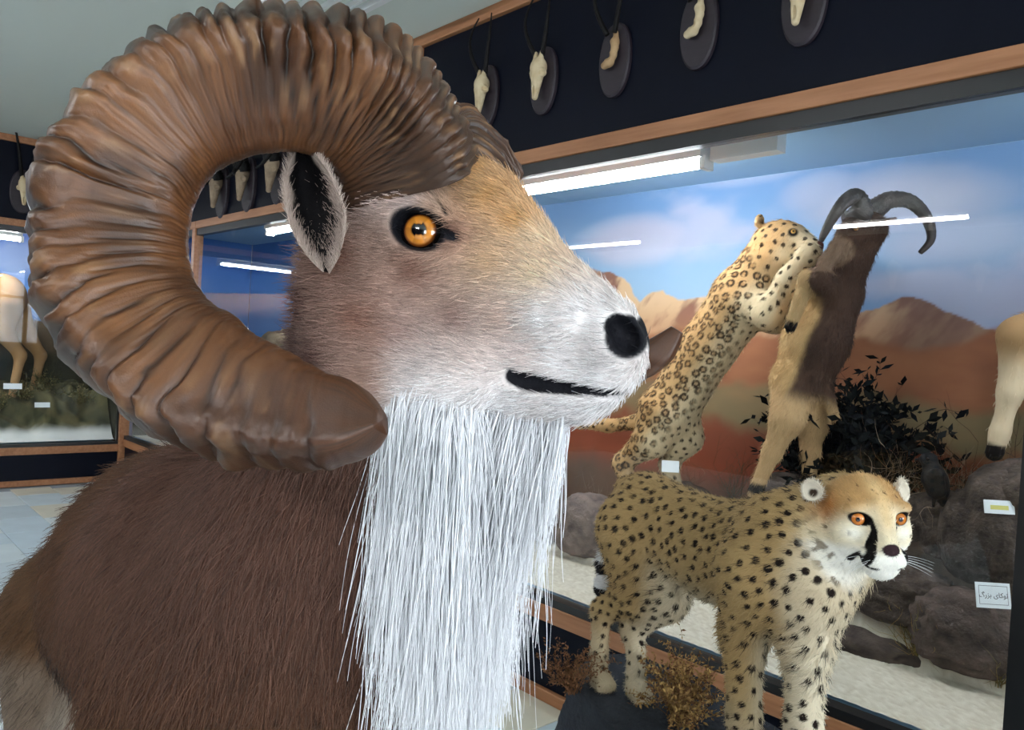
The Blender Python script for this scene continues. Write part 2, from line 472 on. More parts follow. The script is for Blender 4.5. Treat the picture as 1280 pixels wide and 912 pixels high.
def paint_long(y, z):
    """desert painting: sky with soft clouds, ochre peaks, red and olive plains"""
    q = np.stack([y * 1.3, z * 2.2, 0 * y], -1)
    sky = lerpc(srgb(158, 186, 212), srgb(112, 148, 192), sstep(1.7, 2.3, z))
    sky = lerpc(sky, srgb(76, 120, 178), sstep(1.15, .8, np.abs(y - 1.0) * 1.2) * sstep(1.95, 1.75, z) * .55)
    sky = lerpc(sky, srgb(62, 112, 184), sstep(3.4, 4.6, y) * .8)
    cl = sstep(.46, .66, fbm(q * [1, 1.3, 1] + 3.1, 5, 3)) * .75
    for (u, v, ru, rv, s) in [(790, 300, .42, .14, .9), (1120, 250, .42, .16, .85), (1190, 300, .3, .12, .6), (1030, 240, .22, .1, .6), (930, 215, .4, .07, .45)]:
        a, b = px_yz([(u, v)])
        d = ((y - a[0]) / ru) ** 2 + ((z - b[0]) / rv) ** 2
        cl = np.maximum(cl * .999, s * sstep(1.5, .1, d + .9 * (fbm(q * 2.2, 4, 9) - .5)))
    cl = cl * sstep(4.6, 3.6, y)
    sky = lerpc(sky, lerpc(srgb(206, 208, 222), srgb(190, 176, 192), fbm(q * 1.7, 3, 21)), cl * .85)
    c = sky
    n1 = fbm(np.stack([y * 7, z * 7, 0 * y], -1), 5, 40) - .5
    # far peaks
    r1 = ridge([(560, 380), (650, 352), (690, 345), (735, 332), (768, 340), (800, 372), (828, 366), (858, 372), (885, 368), (905, 350), (930, 345), (960, 380), (1010, 400), (1060, 395), (1090, 385), (1130, 372), (1160, 378), (1200, 400), (1240, 412), (1280, 415), (1400, 400)], y) + .10 * n1
    m = sstep(-.004, .004, r1 - z) * sstep(4.1, 3.5, y)
    slope = fbm(np.stack([y * 14 + z * 9, z * 8, 0 * y], -1), 5, 51)
    peak = lerpc(srgb(142, 100, 86), srgb(222, 184, 146), sstep(.36, .62, slope))
    peak = lerpc(peak, srgb(176, 122, 88), sstep(1.75, 1.5, z) * .6)
    peak = lerpc(peak, srgb(120, 92, 84), sstep(1.5, 1.2, y) * .7)
    c = lerpc(c, peak, m)
    # brown foothills
    r2 = ridge([(560, 420), (700, 415), (800, 420), (850, 408), (900, 425), (960, 420), (1010, 405), (1060, 420), (1100, 430), (1160, 440), (1200, 432), (1240, 412), (1280, 398), (1400, 380)], y) + .07 * n1
    c = lerpc(c, lerpc(srgb(128, 78, 58), srgb(182, 122, 86), fbm(np.stack([y * 5, z * 11, 0 * y], -1), 4, 61)), sstep(-.02, .02, r2 - z) * sstep(4.1, 3.5, y))
    # plain: olive and red bands
    _, zb = px_yz([(900, 480)]); _, zc = px_yz([(900, 530)]); _, zd = px_yz([(900, 600)])
    wob = .12 * n1
    b1 = sstep(zb[0] + .04, zb[0] - .04, z + wob)
    c = lerpc(c, lerpc(srgb(122, 112, 84), srgb(150, 120, 86), fbm(np.stack([y * 4, z * 16, 0 * y], -1), 4, 71)), b1)
    b2 = sstep(zc[0] + .05, zc[0] - .05, z + wob)
    c = lerpc(c, lerpc(srgb(150, 74, 48), srgb(122, 72, 54), fbm(np.stack([y * 3, z * 9, 0 * y], -1), 4, 81)), b2)
    b3 = sstep(zd[0] + .08, zd[0] - .1, z + wob)
    c = lerpc(c, lerpc(srgb(92, 74, 60), srgb(120, 84, 62), n1 + .5), b3)
    # the far bays: bluer sky over a dark ridge
    r3 = np.interp(y, [3.6, 4.2, 5.2, 5.9, 6.6, 7.4, 9], [1.2, 1.35, 1.62, 1.55, 1.4, 1.2, 1.3]) + .1 * n1
    far = sstep(3.5, 4.0, y) * sstep(-.01, .01, r3 - z)
    c = lerpc(c, lerpc(srgb(58, 52, 46), srgb(108, 96, 82), fbm(np.stack([y * 8, z * 9, 0 * y], -1), 5, 91)), far)
    return np.clip(c, 0, 1)

def paint_back(x, z):
    n1 = fbm(np.stack([x * 6, z * 6, 0 * x], -1), 5, 140) - .5
    sky = lerpc(srgb(120, 160, 214), srgb(44, 96, 182), sstep(1.55, 2.25, z))
    sky = lerpc(sky, srgb(196, 206, 224), sstep(.5, .75, fbm(np.stack([x * 1.2, z * 2.4, 0 * x], -1), 4, 133)) * .5)
    r = 1.5 + .12 * np.sin(x * 2.3) + .12 * n1
    c = lerpc(sky, lerpc(srgb(70, 62, 52), srgb(120, 100, 80), n1 + .5), sstep(-.01, .01, r - z))
    c = lerpc(c, lerpc(srgb(40, 44, 36), srgb(76, 72, 54), n1 + .5), sstep(1.25, .95, z + .2 * n1))
    return np.clip(c, 0, 1)

# ------------------------------------------------------------------ show-cases
def tube_light(parent, a, b, housing_up=.07, name='light_fixture'):
    """case batten: housing with one fluorescent tube hanging under it; a, b tube ends"""
    a, b = np3(a), np3(b); t = (b - a) / np.linalg.norm(b - a); s = np.cross(t, [0, 0, 1.0])
    h = MB(); lo = a - t * .03; hi = b + t * .03
    pts = [lo - s * .045, hi - s * .045, hi + s * .045, lo + s * .045]
    v = [p + [0, 0, .022] for p in pts] + [p + [0, 0, .022 + housing_up] for p in pts]
    h.add(v, [(0, 3, 2, 1), (4, 5, 6, 7), (0, 1, 5, 4), (1, 2, 6, 5), (2, 3, 7, 6), (3, 0, 4, 7)])
    for e in (lo, hi):
        q = [e + t * .012 - s * .03, e - t * .012 - s * .03, e - t * .012 + s * .03, e + t * .012 + s * .03]
        h.add([p - [0, 0, .02] for p in q] + [p + [0, 0, .03] for p in q], [(0, 1, 2, 3), (7, 6, 5, 4), (0, 4, 5, 1), (1, 5, 6, 2), (2, 6, 7, 3), (3, 7, 4, 0)])
    o = h.build(name, M_white, parent)
    MB().tube([a, b], .013, 12).build('fluorescent_tube', M_tube, o, True)
    return o

ZG0, ZG1 = .415, 2.145        # glass bottom / top
CZ1 = 2.31                    # inner ceiling of a case
def case_long(y0, y1, label, tubes, first=True):
    c = empty('display_case', (WX, (y0 + y1) / 2, 0), label, 'display case', 'built-in display cases')
    MB().box((WX, y0, .05), (WX + .04, y1, .32)).build('base_panel', M_black, c)
    MB().box((WX - .02, y0, .32), (WX + .05, y1, .385)).build('lower_rail', M_wood, c, bevel=.003)
    MB().box((WX - .012, y0, .385), (WX + .04, y1, ZG0)).build('lower_frame', M_frame, c)
    MB().box((WX - .02, y0, 2.195), (WX + .05, y1, 2.252)).build('upper_rail', M_wood, c, bevel=.003)
    MB().box((WX - .006, y0, ZG1), (WX + .04, y1, 2.195)).build('upper_frame', M_frame, c)
    MB().box((WX + .004, y0 + .012, ZG0), (WX + .010, y1 - .012, ZG1)).build('glass_pane', M_glass, c)
    MB().box((WX + .05, y0, .32), (XB + .02, y1, .40)).build('shelf', M_caseblue, c)
    MB().box((WX + .06, y0, CZ1), (XB + .02, y1, CZ1 + .03)).build('case_ceiling', M_caseblue, c)
    ys = np.linspace(y0 - .004, y1 + .004, int((y1 - y0) / (.008 if y1 < 4 else .014))); zs = np.arange(.38, CZ1 + .005, .008 if y1 < 4 else .014)
    Y, Zg = np.meshgrid(ys, zs); G = np.stack([np.full_like(Y, XB), Y, Zg], -1)
    link('mural', mural_mesh('mural', G, paint_long(Y, Zg), flip=True), M_mural, c)
    MB().box((XB + .001, y0, .3), (XB + .02, y1, CZ1)).build('back_panel', M_caseblue, c)
    for a, b in tubes: tube_light(c, (WX + .22, a, 2.14), (WX + .22, b, 2.14))
    return c
case_main = case_long(-.5, 3.25, 'wide glass display case holding the leopard and the rearing wild sheep', [(1.72, 2.66), (-.42, .48)])
case_mid = case_long(3.255, 6.105, 'glass display case beneath the wall-mounted curled horns, painted ridge and blue sky inside', [(4.1, 5.3)])
case_corner = case_long(6.11, LY - .03, 'narrow glass display case in the room corner', [])
# posts between the bays belong to the cases
MB().box((WX - .022, .30, .05), (WX + .06, .55, 2.2)).build('post', M_frame, case_main)
MB().box((WX - .018, 3.256, .32), (WX + .05, 3.316, 2.2)).build('post', M_wood, case_mid, bevel=.003)
MB().box((WX - .018, 6.112, .32), (WX + .05, 6.172, 2.2)).build('post', M_wood, case_corner, bevel=.003)
MB().box((WX + .07, -.5, .40), (XB, -.48, CZ1)).build('end_panel', M_caseblue, case_main)
MB().box((WX - .05, LY - .045, .05), (WX + .03, LY - .001, 2.19)).build('corner_post', M_wood, case_corner, bevel=.003)
# small stand-off bracket, white card edge and cable under the case ceiling
MB().box((WX + .21, 1.40, 2.15), (WX + .27, 1.67, 2.26)).build('junction_box', M_white, case_main)
MB().tube([(WX + .17, 1.42, 2.262), (WX + .17, 1.7, 2.262)], .004, 6).build('cable', M_steel, case_main)

YB = LY + CASE_D
c = case_back = empty('display_case', ((XL + WX) / 2, LY, 0), 'glass display case across the end wall with pale legs and low scrub inside', 'display case', 'built-in display cases')
MB().box((XL, LY, .05), (WX - .04, LY + .04, .27)).build('base_panel', M_black, c)
MB().box((XL, LY - .02, .27), (WX - .035, LY + .05, .335)).build('lower_rail', M_wood, c, bevel=.003)
MB().box((XL, LY - .01, .335), (WX - .04, LY + .04, .36)).build('lower_frame', M_frame, c)
MB().box((XL, LY - .02, 2.195), (WX - .035, LY + .05, 2.252)).build('upper_rail', M_wood, c, bevel=.003)
MB().box((XL, LY - .006, 2.145), (WX - .04, LY + .04, 2.195)).build('upper_frame', M_frame, c)
MB().box((-1.0, LY + .004, .36), (WX - .06, LY + .010, 2.145)).build('glass_pane', M_glass, c)
MB().box((-1.06, LY - .018, .27), (-1.0, LY + .05, 2.2)).build('post', M_wood, c, bevel=.003)
MB().box((XL, LY + .004, .36), (-1.06, LY + .010, 2.145)).build('glass_pane', M_glass, c)
MB().box((WX - .06, LY + .012, .36), (WX - .045, LY + .05, 2.14)).build('side_frame', M_frame, c)
MB().box((XL, LY + .05, .27), (WX - .04, YB + .02, .345)).build('shelf', M_caseblue, c)
MB().box((XL, LY + .06, CZ1), (WX - .04, YB + .02, CZ1 + .03)).build('case_ceiling', M_caseblue, c)
X, Zg = np.meshgrid(np.arange(-1.6, WX + .001, .014), np.arange(.32, CZ1 + .01, .014))
link('mural', mural_mesh('mural', np.stack([X, np.full_like(X, YB), Zg], -1), paint_back(X, Zg)), M_mural, c)
MB().box((XL, YB + .001, .3), (WX - .04, YB + .02, CZ1)).build('back_panel', M_caseblue, c)
Y_g, Z_g = np.meshgrid(np.arange(LY + .05, YB, .014), np.arange(.32, CZ1 + .01, .014))
link('side_mural', mural_mesh('side_mural', np.stack([np.full_like(Y_g, WX - .042), Y_g, Z_g], -1), paint_back(WX + YB - Y_g, Z_g), flip=True), M_mural, c)
X_g, Z_g = np.meshgrid(np.arange(WX + .06, XB, .014), np.arange(.40, CZ1 + .01, .014))
link('side_mural', mural_mesh('side_mural', np.stack([X_g, np.full_like(X_g, LY - .035), Z_g], -1), paint_long(LY + XB - X_g, Z_g)), M_mural, case_corner)
tube_light(c, (.35, LY + .16, 2.10), (1.40, LY + .16, 2.10))

# ------------------------------------------------------------------ ceiling lights
def batten(x, y0, y1, label):
    o = empty('ceiling_light', (x, (y0 + y1) / 2, ZC), label, 'ceiling light', 'bare tube ceiling lights')
    MB().box((x - .05, y0, ZC - .06), (x + .05, y1, ZC)).build('housing', M_white, o, bevel=.004)
    for y in (y0 + .01, y1 - .03): MB().box((x - .03, y, ZC - .115), (x + .03, y + .02, ZC - .06)).build('end_holder', M_white, o)
    MB().tube([(x, y0 + .03, ZC - .09), (x, y1 - .03, ZC - .09)], .018, 12).build('fluorescent_tube', M_ctube, o, True)
for (a, b), w_ in zip(((-1.5, -.2), (2.4, 3.7), (6.1, 7.4)), ('windows', 'leopard case', 'corner case')):
    batten(-3.2, a, b, ('bare fluorescent tube light on the ceiling facing the ' + w_))

lf = empty('louvre_light', (1.72, 3.0, ZC), 'recessed ceiling light with long pale louvre blades', 'ceiling light')
x0, x1, y0, y1 = 1.52, 1.90, 2.5, 3.75
fr = MB()
for lo, hi in (((x0, y0), (x0 + .03, y1)), ((x1 - .03, y0), (x1, y1)), ((x0, y0), (x1, y0 + .03)), ((x0, y1 - .03), (x1, y1))):
    fr.box((*lo, ZC - .03), (*hi, ZC + .0))
fr.build('frame', M_white, lf)
for k in range(1, 5):
    xx = x0 + (x1 - x0) * k / 5
    MB().box((xx - .006, y0 + .03, ZC - .028), (xx + .006, y1 - .03, ZC - .002)).build('louvre_blade', M_white, lf)
# ================================================================== the wild ram
YAW, ROLL = math.radians(22), math.radians(2)
HO = PX(640, 400, .62)                                        # a point of the head's mid-plane
E1 = math.cos(YAW) * CX + math.sin(YAW) * CZ                  # forwards along the face
_s = -math.sin(YAW) * CX + math.cos(YAW) * CZ                 # towards the ram's right
E3 = math.cos(ROLL) * _s - math.sin(ROLL) * CY
E2 = np.cross(E3, E1)                                         # up

def hp(u, v, s=0.0):
    """point of the head's mid-plane under a pixel, s metres to the ram's right"""
    return on_plane(u, v, HO, E3) + s * E3
def hxy(p):
    q = np.asarray(p) - HO; return q @ E1, q @ E2, q @ E3

top_px = [(425, 262), (455, 228), (500, 204), (550, 192), (600, 196), (640, 218), (672, 262), (705, 308), (735, 338), (765, 362), (788, 385), (799, 406)]
bot_px = [(395, 430), (440, 455), (500, 475), (560, 498), (610, 515), (655, 526), (700, 530), (735, 528), (762, 516), (780, 505), (794, 492), (801, 480)]
A0 = hp(440, 330); A1 = hp(795, 452)
AD = (A1 - A0); AL = np.linalg.norm(AD); AD = AD / AL; AN = np.cross(E3, AD)
AN = AN if AN @ E2 > 0 else -AN
def th(p):
    q = np.asarray(p) - A0; return q @ AD, q @ AN, q @ E3
tp = np.array([th(hp(*p))[:2] for p in top_px]); bp = np.array([th(hp(*p))[:2] for p in bot_px])
T_END = th(hp(806, 448))[0]
wt = np.array([(-.10, .050), (-.02, .052), (.03, .053), (.07, .052), (.11, .047), (.15, .041), (.19, .037), (.22, .034), (T_END, .031)])
def smooth_interp(x, xp, fp):
    o = np.argsort(xp); xp, fp = xp[o], fp[o]
    xs_ = np.linspace(xp[0], xp[-1], 160); ys_ = np.interp(xs_, xp, fp)
    k = np.hanning(15); k /= k.sum(); yp = np.convolve(np.pad(ys_, 7, mode='edge'), k, 'valid')
    return np.interp(x, xs_, yp)
def head_fn(g):
    t, h, s = th(g)
    tt = np.clip(t, -.12, T_END)
    top = smooth_interp(tt, tp[:, 0], tp[:, 1]); bot = smooth_interp(tt, bp[:, 0], bp[:, 1]); w = smooth_interp(tt, wt[:, 0], wt[:, 1])
    r = np.clip((T_END - t) / .026, 0, 1); cap = np.sqrt(np.clip(1 - (1 - r) ** 2, 0.0, 1)) ** .7
    c = (top + bot) / 2; H = (top - bot) / 2 * (.15 + .85 * cap); W = w * (.15 + .85 * cap)
    v = (h - c) / H
    W = W * np.where(v > 0, 1 - .30 * np.clip(v, 0, 1) ** 1.6, 1 - .22 * np.clip(-v, 0, 1) ** 1.6)
    W = W * (1 - .18 * sstep(.08, .16, t) * np.exp(-((v - .1) / .35) ** 2))      # hollow under the eye, along the cheek
    n = 2.25
    l = (np.abs(s / W) ** n + np.abs(v) ** n) ** (1 / n)
    d = (l - 1) * np.minimum(W, H) * .9
    return np.maximum(d, np.maximum(t - T_END, -.012 - t))

def surf(u, v):
    r = RAY(u, v); ds = np.arange(.48, .72, .0008); q = CAMP + ds[:, None] * r; f = head_fn(q); i = np.argmax(f < 0)
    return q[i] if f[i] < 0 else hp(u, v)
MOUTH = [(641, 471, .0056), (652, 476, .0064), (668, 479, .0066), (700, 484, .0050), (735, 488, .0036), (765, 491, .0030), (788, 491, .0024)]
MOUTH3 = [(surf(u, v), r) for u, v, r in MOUTH]
NOSTRIL = surf(784, 421); NOSTRIL2 = surf(773, 408)
EYE = on_plane(523, 288, HO + E3 * .054, E3)                  # near eye, on the flank of the skull
def mirror(p): p = np.asarray(p); return p - 2 * ((p - HO) @ E3)[..., None] * E3 if p.ndim > 1 else p - 2 * ((p - HO) @ E3) * E3
vw = (CAMP - EYE) / np.linalg.norm(CAMP - EYE)
EN = norm(E3 + .18 * E1 + .08 * E2)                           # the eye looks sideways
EYE_R = .0175
EYEC = EYE - EN * .0125

# --- body landmarks
S0, SW, S1, S2 = PX(365, 790, .85), PX(300, 735, .90), PX(246, 724, 1.08), PX(186, 742, 1.32)
NECK = [(PX(486, 335, .69), .056), (PX(492, 430, .70), .068), (PX(474, 560, .71), .096), (PX(430, 690, .75), .135), (PX(385, 790, .80), .165)]
BACKDIR = S2 - S0; BACKDIR[2] = 0; BACKDIR /= np.linalg.norm(BACKDIR)
BRIGHT = np.cross([0, 0, 1.0], BACKDIR)                        # towards the ram's right flank (nearer the camera)
if BRIGHT @ (CAMP - S1) < 0: BRIGHT = -BRIGHT
Z_FORE, Z_HIND = .50, .34                                      # the rock under the fore and the hind hooves

def ram_field(F):
    F.cone(S0, .185, SW, .165, .03); F.cone(SW, .160, S1, .166, .05); F.cone(S1, .168, S2, .162, .09)
    F.cone(S0 + [0, 0, -.05], .17, S1 + [0, 0, -.02], .160, .04)
    F.chain([(p, r) for p, r in NECK], .05)
    F.cone(NECK[3][0], .12, SW, .14, .05)
    br = PX(425, 850, .76); F.ell(br, (.12, .12, .16), None, .06)                  # brisket
    for s in (1, -1):                                                              # fore legs
        sh = S0 + BRIGHT * .105 * s + [0, 0, -.08]
        el = S0 + BRIGHT * .11 * s + BACKDIR * .04; el[2] = Z_FORE + .40
        kn = S0 + BRIGHT * .10 * s - BACKDIR * .02; kn[2] = Z_FORE + .22
        fe = kn.copy(); fe[2] = Z_FORE + .07
        F.chain([(sh, .10), (el, .062), (kn, .032), (fe, .023)], .03)
    for s in (1, -1):                                                              # hind legs: stifle forward, hock back
        hip = S2 + BRIGHT * .10 * s + [0, 0, -.02]
        st = S2 + BRIGHT * .115 * s - BACKDIR * .13; st[2] = Z_HIND + .38
        ho = S2 + BRIGHT * .10 * s + BACKDIR * .10; ho[2] = Z_HIND + .24
        fe = S2 + BRIGHT * .10 * s + BACKDIR * .07; fe[2] = Z_HIND + .06
        F.chain([(hip, .120), (st, .085), (ho, .032), (fe, .024)], .04)
    tb = S2 + BACKDIR * .17 + np.array([0, 0, .06]); F.cone(tb, .03, tb + BACKDIR * .03 - [0, 0, .11], .018, .02)
    # head
    lo = np.min([hp(380, 150), hp(380, 560), hp(830, 150), hp(830, 560)], 0) - .09; hi = np.max([hp(380, 150), hp(380, 560), hp(830, 150), hp(830, 560)], 0) + .09
    F.func(lo, hi, head_fn, .025)
    ax = np.array([AD, AN, E3])
    for m in (lambda p: np.asarray(p), mirror):
        F.ell(m(hp(560, 470, .034)), (.050, .034, .022), np.array([E1, E2, E3]), .02)          # jaw muscle
        F.ell(m(hp(478, 390, .034)), (.036, .055, .024), np.array([E1, E2, E3]), .03)
        F.ell(m(hp(520, 262, .040)), (.044, .026, .022), ax, .014)                              # brow
        F.ell(m(EYE - EN * .010), (.031, .026, .020), ax, .012)                                 # orbit
        ec = m(EYE); F.ell(ec + (E3 if m is not mirror else -E3) * .002, (.0200, .0132, .014), ax, .006, 'd')  # lid opening
        F.cone(m(hp(570, 293, .052)), .004, m(hp(598, 292, .049)), .0035, .008, 'd')            # tear groove
        F.ell(m(hp(660, 375, .030)), (.05, .022, .012), ax, .02)                                # cheek line
        # nostril: comma-shaped pit on the wing of the muzzle
        na = np.array([norm(E1 * .5 - E2 * .85), norm(E1 * .85 + E2 * .5), E3])
        F.ell(m(hp(770, 428, .015)), (.020, .024, .014), ax, .012)                              # muzzle pad
        F.ell(m(NOSTRIL + E3 * .004), (.0125, .0092, .016), na, .004, 'd')
        F.ell(m(NOSTRIL2 + E3 * .002), (.0065, .0080, .010), na, .004, 'd')
        pts = [(m(p), r) for p, r in MOUTH3]
        for (a, ra), (b, rb) in zip(pts[:-1], pts[1:]): F.cone(a, ra, b, rb, .004, 'd')
    return F

def box_of(pts, m):
    pts = np.array(pts); return pts.min(0) - m, pts.max(0) + m
hb = [hp(400, 170, .09), hp(400, 560, .09), hp(820, 170, .07), hp(820, 560, .07), hp(400, 170, -.09), hp(400, 560, -.09), hp(820, 170, -.07), hp(820, 560, -.07)]
HLO, HHI = box_of(hb, .01)
FH = ram_field(Field(HLO, HHI, .0021)); Vh, Fh = FH.skin(); del FH
fl_ = np.concatenate([np.array([S0, S1, S2, NECK[0][0]]), [PX(455, 830, .74)]])
BLO, BHI = box_of(fl_, .26); BLO[2] = Z_HIND - .02
FB = ram_field(Field(BLO, BHI, .0062)); Vb, Fb = FB.skin(); del FB
Vh = relax(Vh, Fh, 2, .5); Vb = relax(Vb, Fb, 2, .5)
cb = Vb[Fb].mean(1); keep = ~np.all((cb > HLO + .012) & (cb < HHI - .012), 1)
Fb = Fb[keep]
Vr = np.concatenate([Vh, Vb]); Fr = np.concatenate([Fh, Fb + len(Vh)])
Nr = vnormals(Vr, Fr)

# --- colours of the coat, by landmark on the profile of the head
def idw(p2, marks, power=2.4):
    q = np.array([[*hxy(hp(u, v))[:2]] for u, v, *_ in marks]); col = np.array([c for _, _, c, *_ in marks]); wgt = np.array([m[3] if len(m) > 3 else 1.0 for m in marks])
    d = np.sqrt(((p2[:, None, :] - q[None]) ** 2).sum(-1)) + .004
    w = wgt / d ** power * .01; w = w / w.sum(1, keepdims=True); return w @ col
c_fore = srgb(206, 160, 104); c_nose = srgb(228, 204, 174); c_white = srgb(240, 234, 234); c_face = srgb(150, 108, 92); c_dark = srgb(102, 70, 62)
marks = [(600, 215, c_fore), (560, 210, c_fore * .9), (630, 250, c_fore), (520, 235, srgb(170, 120, 84)), (450, 280, c_dark), (480, 330, c_face * .8), (420, 380, c_dark), (440, 450, c_dark), (400, 430, c_dark * .85),
         (520, 250, srgb(222, 208, 206), 1.2), (555, 262, srgb(206, 186, 180)), (600, 300, c_face), (560, 345, c_face * 1.05), (500, 400, c_face * .85), (540, 420, c_face), (600, 400, c_face), (640, 330, srgb(214, 180, 144)), (680, 300, c_nose), (660, 280, c_fore * 1.1),
         (690, 345, c_nose), (650, 400, srgb(214, 184, 168)), (700, 400, c_white), (740, 390, c_white), (770, 400, c_white), (720, 450, c_white), (760, 470, c_white), (670, 440, srgb(220, 200, 194)), (610, 450, srgb(200, 172, 158)),
         (650, 510, c_white), (720, 515, c_white), (760, 512, c_white), (590, 490, srgb(206, 186, 174)), (540, 475, srgb(186, 158, 144)), (500, 465, srgb(160, 128, 114)), (560, 520, c_white), (480, 500, srgb(150, 118, 106))]
x1, x2, x3 = hxy(Vr)
near_head = (Vr - HO) @ (Vr - HO).T if False else None
hc = idw(np.stack([x1, x2], 1), marks)
# neck and body
bz = Vr[:, 2]; along = (Vr - S0) @ BACKDIR; latr = (Vr - S1) @ BRIGHT
nz = fbm(Vr * 14, 4, 7)
c_body = lerpc(srgb(64, 39, 22), srgb(90, 59, 37), nz)
c_body = lerpc(c_body, srgb(98, 70, 60), sstep(.30, .05, along) * sstep(.95, 1.25, bz) * .75)
belly = .93 - .05 * along
under = sstep(.03, -.03, bz - belly - .05 * (nz - .5)) * sstep(.10, .20, along)
flank_shade = np.exp(-((bz - belly - .05) / .035) ** 2) * sstep(.12, .22, along) * sstep(.75, .55, along)
c_body = lerpc(c_body, srgb(34, 22, 18), flank_shade)  # dark flank band, paints in the shadow line above the belly
c_body = lerpc(c_body, srgb(232, 226, 212), under)
rump = sstep(.36, .46, along) ; c_body = lerpc(c_body, srgb(84, 58, 36), rump * .9)
low = sstep(Z_FORE + .30, Z_FORE + .20, bz) * sstep(.2, .1, along); c_body = lerpc(c_body, srgb(220, 210, 195), np.maximum(low, sstep(.60, .5, bz) * sstep(.2, .3, along)))
hoofm = np.maximum(sstep(Z_FORE + .075, Z_FORE + .06, bz) * (along < .2), sstep(Z_HIND + .075, Z_HIND + .06, bz)); c_body = lerpc(c_body, srgb(28, 24, 22), hoofm)
tt_, hh_, ss_ = th(Vr)
# head weight: in front of / above the throat line
hw = sstep(-.10, -.045, tt_ + .25 * (hh_ - .02)) * sstep(.035, .10, Vr[:, 2] - 1.27)
hw = hw * (np.linalg.norm(Vr - HO, axis=1) < .34)
Cr = lerpc(c_body, hc, hw)
# throat patch under the beard
thr = np.exp(-(((x1 - hxy(hp(585, 540))[0]) / .075) ** 2 + ((x2 - hxy(hp(585, 560))[1]) / .07) ** 2)); uu_ = 640 + FPX * ((Vr - CAMP) @ CX) / -((Vr - CAMP) @ CZ); Cr = lerpc(Cr, c_white, np.clip(thr * 1.4, 0, 1) * sstep(468, 505, uu_))
# black eye rim, tear groove, nostrils, mouth
def near_pts(P, r): return np.min(np.linalg.norm(Vr[:, None] - np.array(P)[None], axis=2), 1) / r
head_i = np.where(hw > .3)[0]
blk = np.zeros(len(Vr))
for m in (lambda p: np.asarray(p), mirror):
    q = Vr[head_i] - m(EYE); a_, b_ = q @ AD, q @ AN; c_ = q @ E3
    d = np.sqrt(((a_ - .0012) / .0240) ** 2 + ((b_ - .0010) / .0168) ** 2 + (c_ / .03) ** 2); blk[head_i] = np.maximum(blk[head_i], sstep(1.12, .92, d))
    for (u0, v0, u1, v1, r) in ((548, 292, 596, 291, .0065), (566, 276, 545, 240, .0028), (505, 310, 480, 325, .003)):
        a, b = m(on_plane(u0, v0, HO + E3 * .053, E3)), m(on_plane(u1, v1, HO + E3 * .049, E3)); ba = b - a
        q = Vr[head_i] - a; t = np.clip(q @ ba / (ba @ ba), 0, 1); d = np.linalg.norm(q - t[:, None] * ba, axis=1)
        blk[head_i] = np.maximum(blk[head_i], sstep(r * 1.5, r * .7, d + .004 * (fbm(Vr[head_i] * 160, 3, 3) - .5)))
    for nn, ru, rv in ((NOSTRIL, .0150, .0165), (NOSTRIL2, .009, .010)):
        d = np.linalg.norm((Vr[head_i] - m(nn)) @ np.array([E1 / ru, E2 / rv, E3 / .03]).T, axis=1); blk[head_i] = np.maximum(blk[head_i], sstep(1.1, .9, d))
    for (a, ra), (b, rb) in zip(MOUTH3[:-1], MOUTH3[1:]):
        a, b = m(a), m(b); ba = b - a; q = Vr[head_i] - a; t = np.clip(q @ ba / (ba @ ba), 0, 1); d = np.linalg.norm((q - t[:, None] * ba) @ np.array([E1, E2, E3 * .4]).T, axis=1)
        blk[head_i] = np.maximum(blk[head_i], sstep(1.3, 1.0, d / (ra + (rb - ra) * t)))
Cr = lerpc(Cr, srgb(20, 20, 26), blk)
Cr *= (.9 + .2 * fbm(Vr * 60, 3, 5))[:, None]

M_coat = vcol('ram_coat', .75, .15, bump=(420, .25, .004, 3))
M_hair = vcol('ram_hair', .55, .25)
ram = empty('wild_ram', (S0[0], S0[1], Z_FORE), 'large brown wild ram mount with curled horns and long white beard', 'ram')
ram_body = link('body', raw_mesh('ram_body', Vr, Fr, True, Cr), M_coat, ram)

# --- coat: short hairs all over what faces the room
rng = np.random.default_rng(11)
fcen = Vr[Fr].mean(1); fn = norm(np.cross(Vr[Fr[:, 2]] - Vr[Fr[:, 0]], Vr[Fr[:, 3]] - Vr[Fr[:, 1]]))
facing = (fn * norm(CAMP - fcen)).sum(1)
dens = np.clip(facing + .55, .0, 1) / np.maximum(np.linalg.norm(fcen - CAMP, axis=1), .4) ** 1.5
isH = hw[Fr].mean(1)
bk = blk[Fr].mean(1)
def flow(p, n, hwp):
    """lie of the coat: back along the face, down the neck and flanks"""
    face = -AD * 1.0 + .25 * np.array([0, 0, -1.0])
    neck = np.array([0, 0, -1.0]) + .15 * BACKDIR
    body = BACKDIR * .55 + np.array([0, 0, -.85])
    al = sstep(.0, .25, (p - S0) @ BACKDIR)[:, None]
    d = neck * (1 - al) + body * al
    d = d * (1 - hwp[:, None]) + face * hwp[:, None]
    d = d + .35 * (np.stack([fbm(p * 22, 2, s) for s in (1, 2, 3)], 1) - .5)
    d = d - n * (d * n).sum(1)[:, None]; return norm(d)
